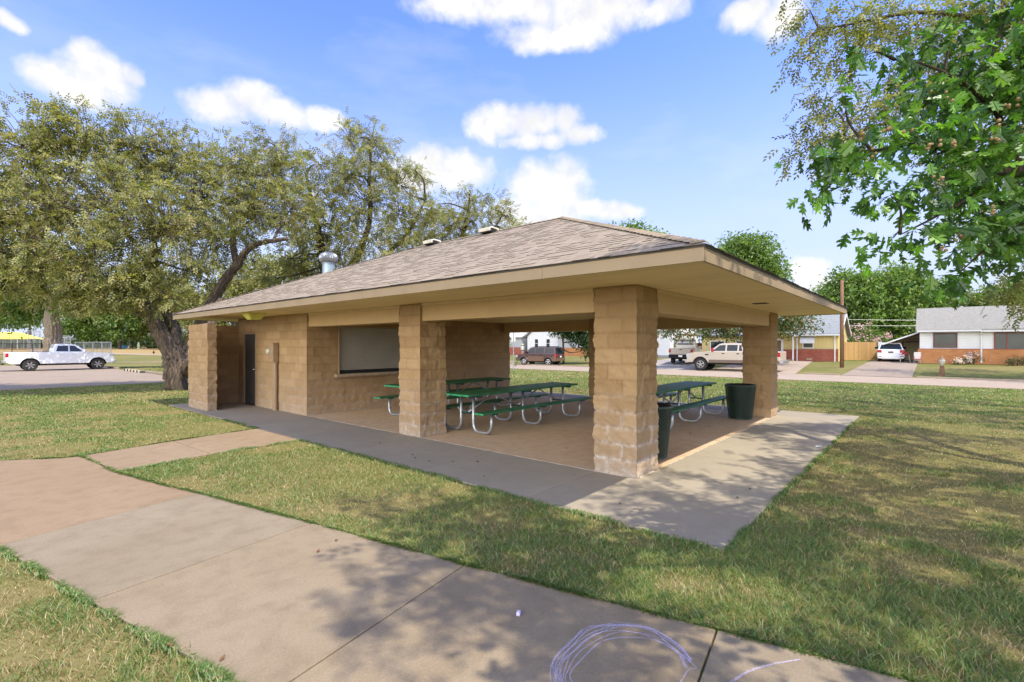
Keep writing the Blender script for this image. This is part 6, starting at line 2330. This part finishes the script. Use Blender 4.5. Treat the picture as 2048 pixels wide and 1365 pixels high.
T.lobes([((-1.2, -4.6, 4.0), .7), ((-.2, -4.3, 4.6), .8), ((.6, -4.2, 4.2), .7), ((1.4, -4.8, 4.4), .8), ((-2.0, -4.9, 4.3), .6), ((.2, -5.4, 4.8), .9), ((-.8, -5.4, 4.5), .8), ((1.9, -4.1, 3.9), .6), ((1.2, -3.9, 3.3), .45)], 36, 6, .14, OP, [.36, .30, .14, .2], spread=.10, droop=.5, tmpl=OAK, twig=.5, twr=.004, bias=.5, aspect=.95)
to = T.done(M['barkdark'], M['oakleaf'])
r2 = np.random.default_rng(5)
for (px, py, d) in ((1722, 268, 3.15), (1770, 258, 3.15), (1810, 262, 3.15), (1858, 298, 3.2), (1872, 288, 3.2), (1905, 285, 3.2), (1880, 354, 3.2), (2010, 215, 3.3), (2040, 205, 3.3), (1905, 190, 3.3), (1992, 245, 3.3), (1990, 278, 3.3), (1922, 478, 3.3), (1930, 470, 3.3), (1750, 300, 3.15), (1985, 420, 3.3), (1890, 500, 3.3)):
    c = np.array(at(px, py, d - .12))
    mb = MB()
    for k in range(r2.integers(3, 6)):
        q = c + r2.normal(0, .016, 3)
        rr = r2.uniform(.009, .013)
        mb.lathe([(.001, -rr), (rr * .8, -rr * .6), (rr, 0), (rr * .8, rr * .6), (.001, rr)], 9, tuple(q))
    mb.build("acorn_cluster", M['acorn'], to, smooth=True, local=False)

# ------------------------------------------------------------------ grass


def grass_band(d0, d1, dens, w, h, r2, lim=1.22, disc=False):
    area = lim * (d1 * d1 - d0 * d0)
    n = int(area * dens)
    f = np.sqrt(r2.random(n) * (d1 * d1 - d0 * d0) + d0 * d0)
    r = (r2.random(n) * 2 - 1) * (lim * f)
    if disc:
        n = int(6.4 * 5.0 * dens)
        r = r2.uniform(-3.2, 3.2, n)
        f = r2.uniform(-3.0, 2.0, n)
        out_ = (f < 1.3) | (abs(r) > 1.22 * f)
        r, f = r[out_], f[out_]
        n = len(r)
    x = CAM[0] + SY * r + CY * f
    y = CAM[1] - CY * r + SY * f
    ok = np.ones(n, bool)
    jx, jy = x + r2.normal(0, .022, n), y + r2.normal(0, .022, n)
    for P in (MAIN, BRANCH, SITE):
        ok &= ~in_poly(jx, jy, P)
    ok &= (x < 24.2) & ~((x < 3.2) & (y > 25.7))
    x, y = x[ok], y[ok]
    n = len(x)
    P = np.column_stack([x, y, np.zeros(n)])
    n1 = fbm(P + 11.3, .45, 4)
    n2 = fbm(P + 4.7, 2.1, 4)
    dry = smooth01(.45, .61, .5 * n1 + .5 * n2)
    # a drier strip beside the sunny walk and on the right lawn, greener near the middle of the lawn
    dry = dry + .55 * np.exp(-(((x + 2.3) / .9) ** 2 + ((y - 3.3) / 1.6) ** 2)) + .55 * np.exp(-(((x - 2.2) / 2.8) ** 2 + ((y + 3.1) / 1.3) ** 2)) * (n2 > .42) + .2 * np.exp(-(((x + 5.8) / .5) ** 2 + ((y - .6) / .8) ** 2))
    dry = dry - .5 * smooth01(8, 12, x) * (x < 40) - .30 * np.exp(-(((x + 2.0) / .8) ** 2 + ((y + .3) / 1.2) ** 2))
    dry = dry + .5 * smooth01(20, 24, x)
    dry = dry + .42 * np.exp(-(((x - 5.5) / 3.2) ** 2 + ((y + 3.0) / 1.5) ** 2)) * (n1 > .40)
    dry = np.clip(dry, 0, 1)
    bare = np.clip(dry * 1.2 - .55, 0, .6)
    keep = r2.random(n) > bare * .7
    x, y, dry, n2 = x[keep], y[keep], dry[keep], n2[keep]
    n = len(x)
    isdry = r2.random(n) < (dry * .82 + .10)
    g = np.array([(.062, .138, .022), (.108, .19, .032), (.175, .24, .05), (.24, .268, .08)])[r2.choice(4, n, p=[.3, .35, .22, .13])]
    s_ = np.array([(.33, .25, .115), (.26, .185, .075), (.40, .32, .165), (.19, .125, .05)])[r2.choice(4, n, p=[.35, .25, .25, .15])]
    c = np.where(isdry[:, None], s_, g) * r2.uniform(.75, 1.25, (n, 1)) * (1 + .22 * smooth01(9, 13, x))[:, None]
    hh = h * r2.uniform(.45, 1.25, n) * (1.1 - .45 * dry)
    th = r2.random(n) * 2 * np.pi
    le = hh * r2.uniform(.3, 1.6, n)
    dx, dy = np.cos(th) * le, np.sin(th) * le
    ph = r2.random(n) * 2 * np.pi
    wx, wy = np.cos(ph) * w / 2, np.sin(ph) * w / 2
    z = tz(x, y) - .006
    V_ = np.empty((n, 5, 3))
    V_[:, 0] = np.column_stack([x - wx, y - wy, z])
    V_[:, 1] = np.column_stack([x + wx, y + wy, z])
    V_[:, 2] = np.column_stack([x + wx * .8 + dx * .4, y + wy * .8 + dy * .4, z + hh * .62])
    V_[:, 3] = np.column_stack([x - wx * .8 + dx * .4, y - wy * .8 + dy * .4, z + hh * .62])
    V_[:, 4] = np.column_stack([x + dx, y + dy, z + hh])
    b_ = (np.arange(n) * 5)[:, None]
    return V_.reshape(-1, 3), b_ + np.array([[0, 1, 2, 3]]), b_ + np.array([[3, 2, 4]]), np.repeat(c, 5, axis=0)


r2 = np.random.default_rng(77)
VV, FQ, FT, CC = [], [], [], []
off = 0
for bd in ((1.3, 4.2, 6000, .0045, .046), (4.2, 8, 3000, .006, .042), (8, 14, 1100, .010, .040), (14, 27, 260, .022, .042), (27, 42, 60, .045, .05), (0, 1, 3500, .005, .046)):
    v_, q_, t_, c_ = grass_band(*bd, r2, disc=bd[0] == 0)
    VV.append(v_)
    FQ.append(q_ + off)
    FT.append(t_ + off)
    CC.append(c_)
    off += len(v_)


def fringe(poly, dens, r2, closed=True):
    P = np.array(poly)
    Q = np.roll(P, -1, axis=0)
    ctr = P.mean(0)
    xs_, ys_, nx_, ny_ = [], [], [], []
    area = .5 * np.sum(P[:, 0] * Q[:, 1] - Q[:, 0] * P[:, 1])
    sg = 1 if area > 0 else -1
    for a, b in zip(P, Q):
        L = np.linalg.norm(b - a)
        n = int(L * dens)
        if n == 0:
            continue
        t_ = r2.random(n)
        d = (b - a) / L
        o = np.array((d[1], -d[0])) * sg
        q = a + (b - a) * t_[:, None] + o * (r2.random(n)[:, None] * .045 - .004)
        xs_.append(q[:, 0])
        ys_.append(q[:, 1])
        nx_.append(np.full(n, o[0]))
        ny_.append(np.full(n, o[1]))
    x, y, ox, oy = map(np.concatenate, (xs_, ys_, nx_, ny_))
    dist = np.hypot(x - CAM[0], y - CAM[1])
    keep = (dist < 13) & (r2.random(len(x)) < np.clip(4.0 / dist, .25, 1))
    for Po in (MAIN, BRANCH, SITE):
        keep &= ~in_poly(x + ox * .012, y + oy * .012, Po)
    nn = fbm(np.column_stack([x, y, x * 0]) + 2.2, 3.3, 3)
    keep &= nn > .28 + .34 * r2.random(len(x))
    x, y, ox, oy, dist, nn = x[keep], y[keep], ox[keep], oy[keep], dist[keep], nn[keep]
    n = len(x)
    g = np.array([(.062, .138, .022), (.108, .19, .032), (.175, .24, .05), (.33, .25, .115)])[r2.choice(4, n, p=[.34, .34, .18, .14])]
    c = g * r2.uniform(.75, 1.2, (n, 1))
    hh = (.028 + .03 * (nn - .3)) * r2.uniform(.6, 1.5, n)
    w = .0045 + .0006 * dist
    le = hh * r2.uniform(.3, 1.5, n)
    ph = r2.normal(0, .9, n)
    ix, iy = -ox, -oy
    dx = (ix * np.cos(ph) - iy * np.sin(ph)) * le
    dy = (ix * np.sin(ph) + iy * np.cos(ph)) * le
    wx, wy = -dy / np.maximum(le, 1e-4) * w / 2, dx / np.maximum(le, 1e-4) * w / 2
    z = tz(x, y) - .004
    V_ = np.empty((n, 5, 3))
    V_[:, 0] = np.column_stack([x - wx, y - wy, z])
    V_[:, 1] = np.column_stack([x + wx, y + wy, z])
    V_[:, 2] = np.column_stack([x + wx * .8 + dx * .35, y + wy * .8 + dy * .35, z + hh * .75])
    V_[:, 3] = np.column_stack([x - wx * .8 + dx * .35, y - wy * .8 + dy * .35, z + hh * .75])
    V_[:, 4] = np.column_stack([x + dx, y + dy, np.maximum(z + hh * .9, .004)])
    b_ = (np.arange(n) * 5)[:, None]
    return V_.reshape(-1, 3), b_ + np.array([[0, 1, 2, 3]]), b_ + np.array([[3, 2, 4]]), np.repeat(c, 5, axis=0)


for po, de in ((MAIN, 2600), (BRANCH, 1500), (SITE, 1300)):
    v_, q_, t_, c_ = fringe(po, de, r2)
    VV.append(v_)
    FQ.append(q_ + off)
    FT.append(t_ + off)
    CC.append(c_)
    off += len(v_)
g_ = np_mesh("grass", np.concatenate(VV), [np.concatenate(FQ), np.concatenate(FT)], M['grass'], cols=np.concatenate(CC))
tag(g_, None, None, None, 'stuff')
print("faces", sum(len(o.data.polygons) for o in bpy.data.objects if o.type == 'MESH'))
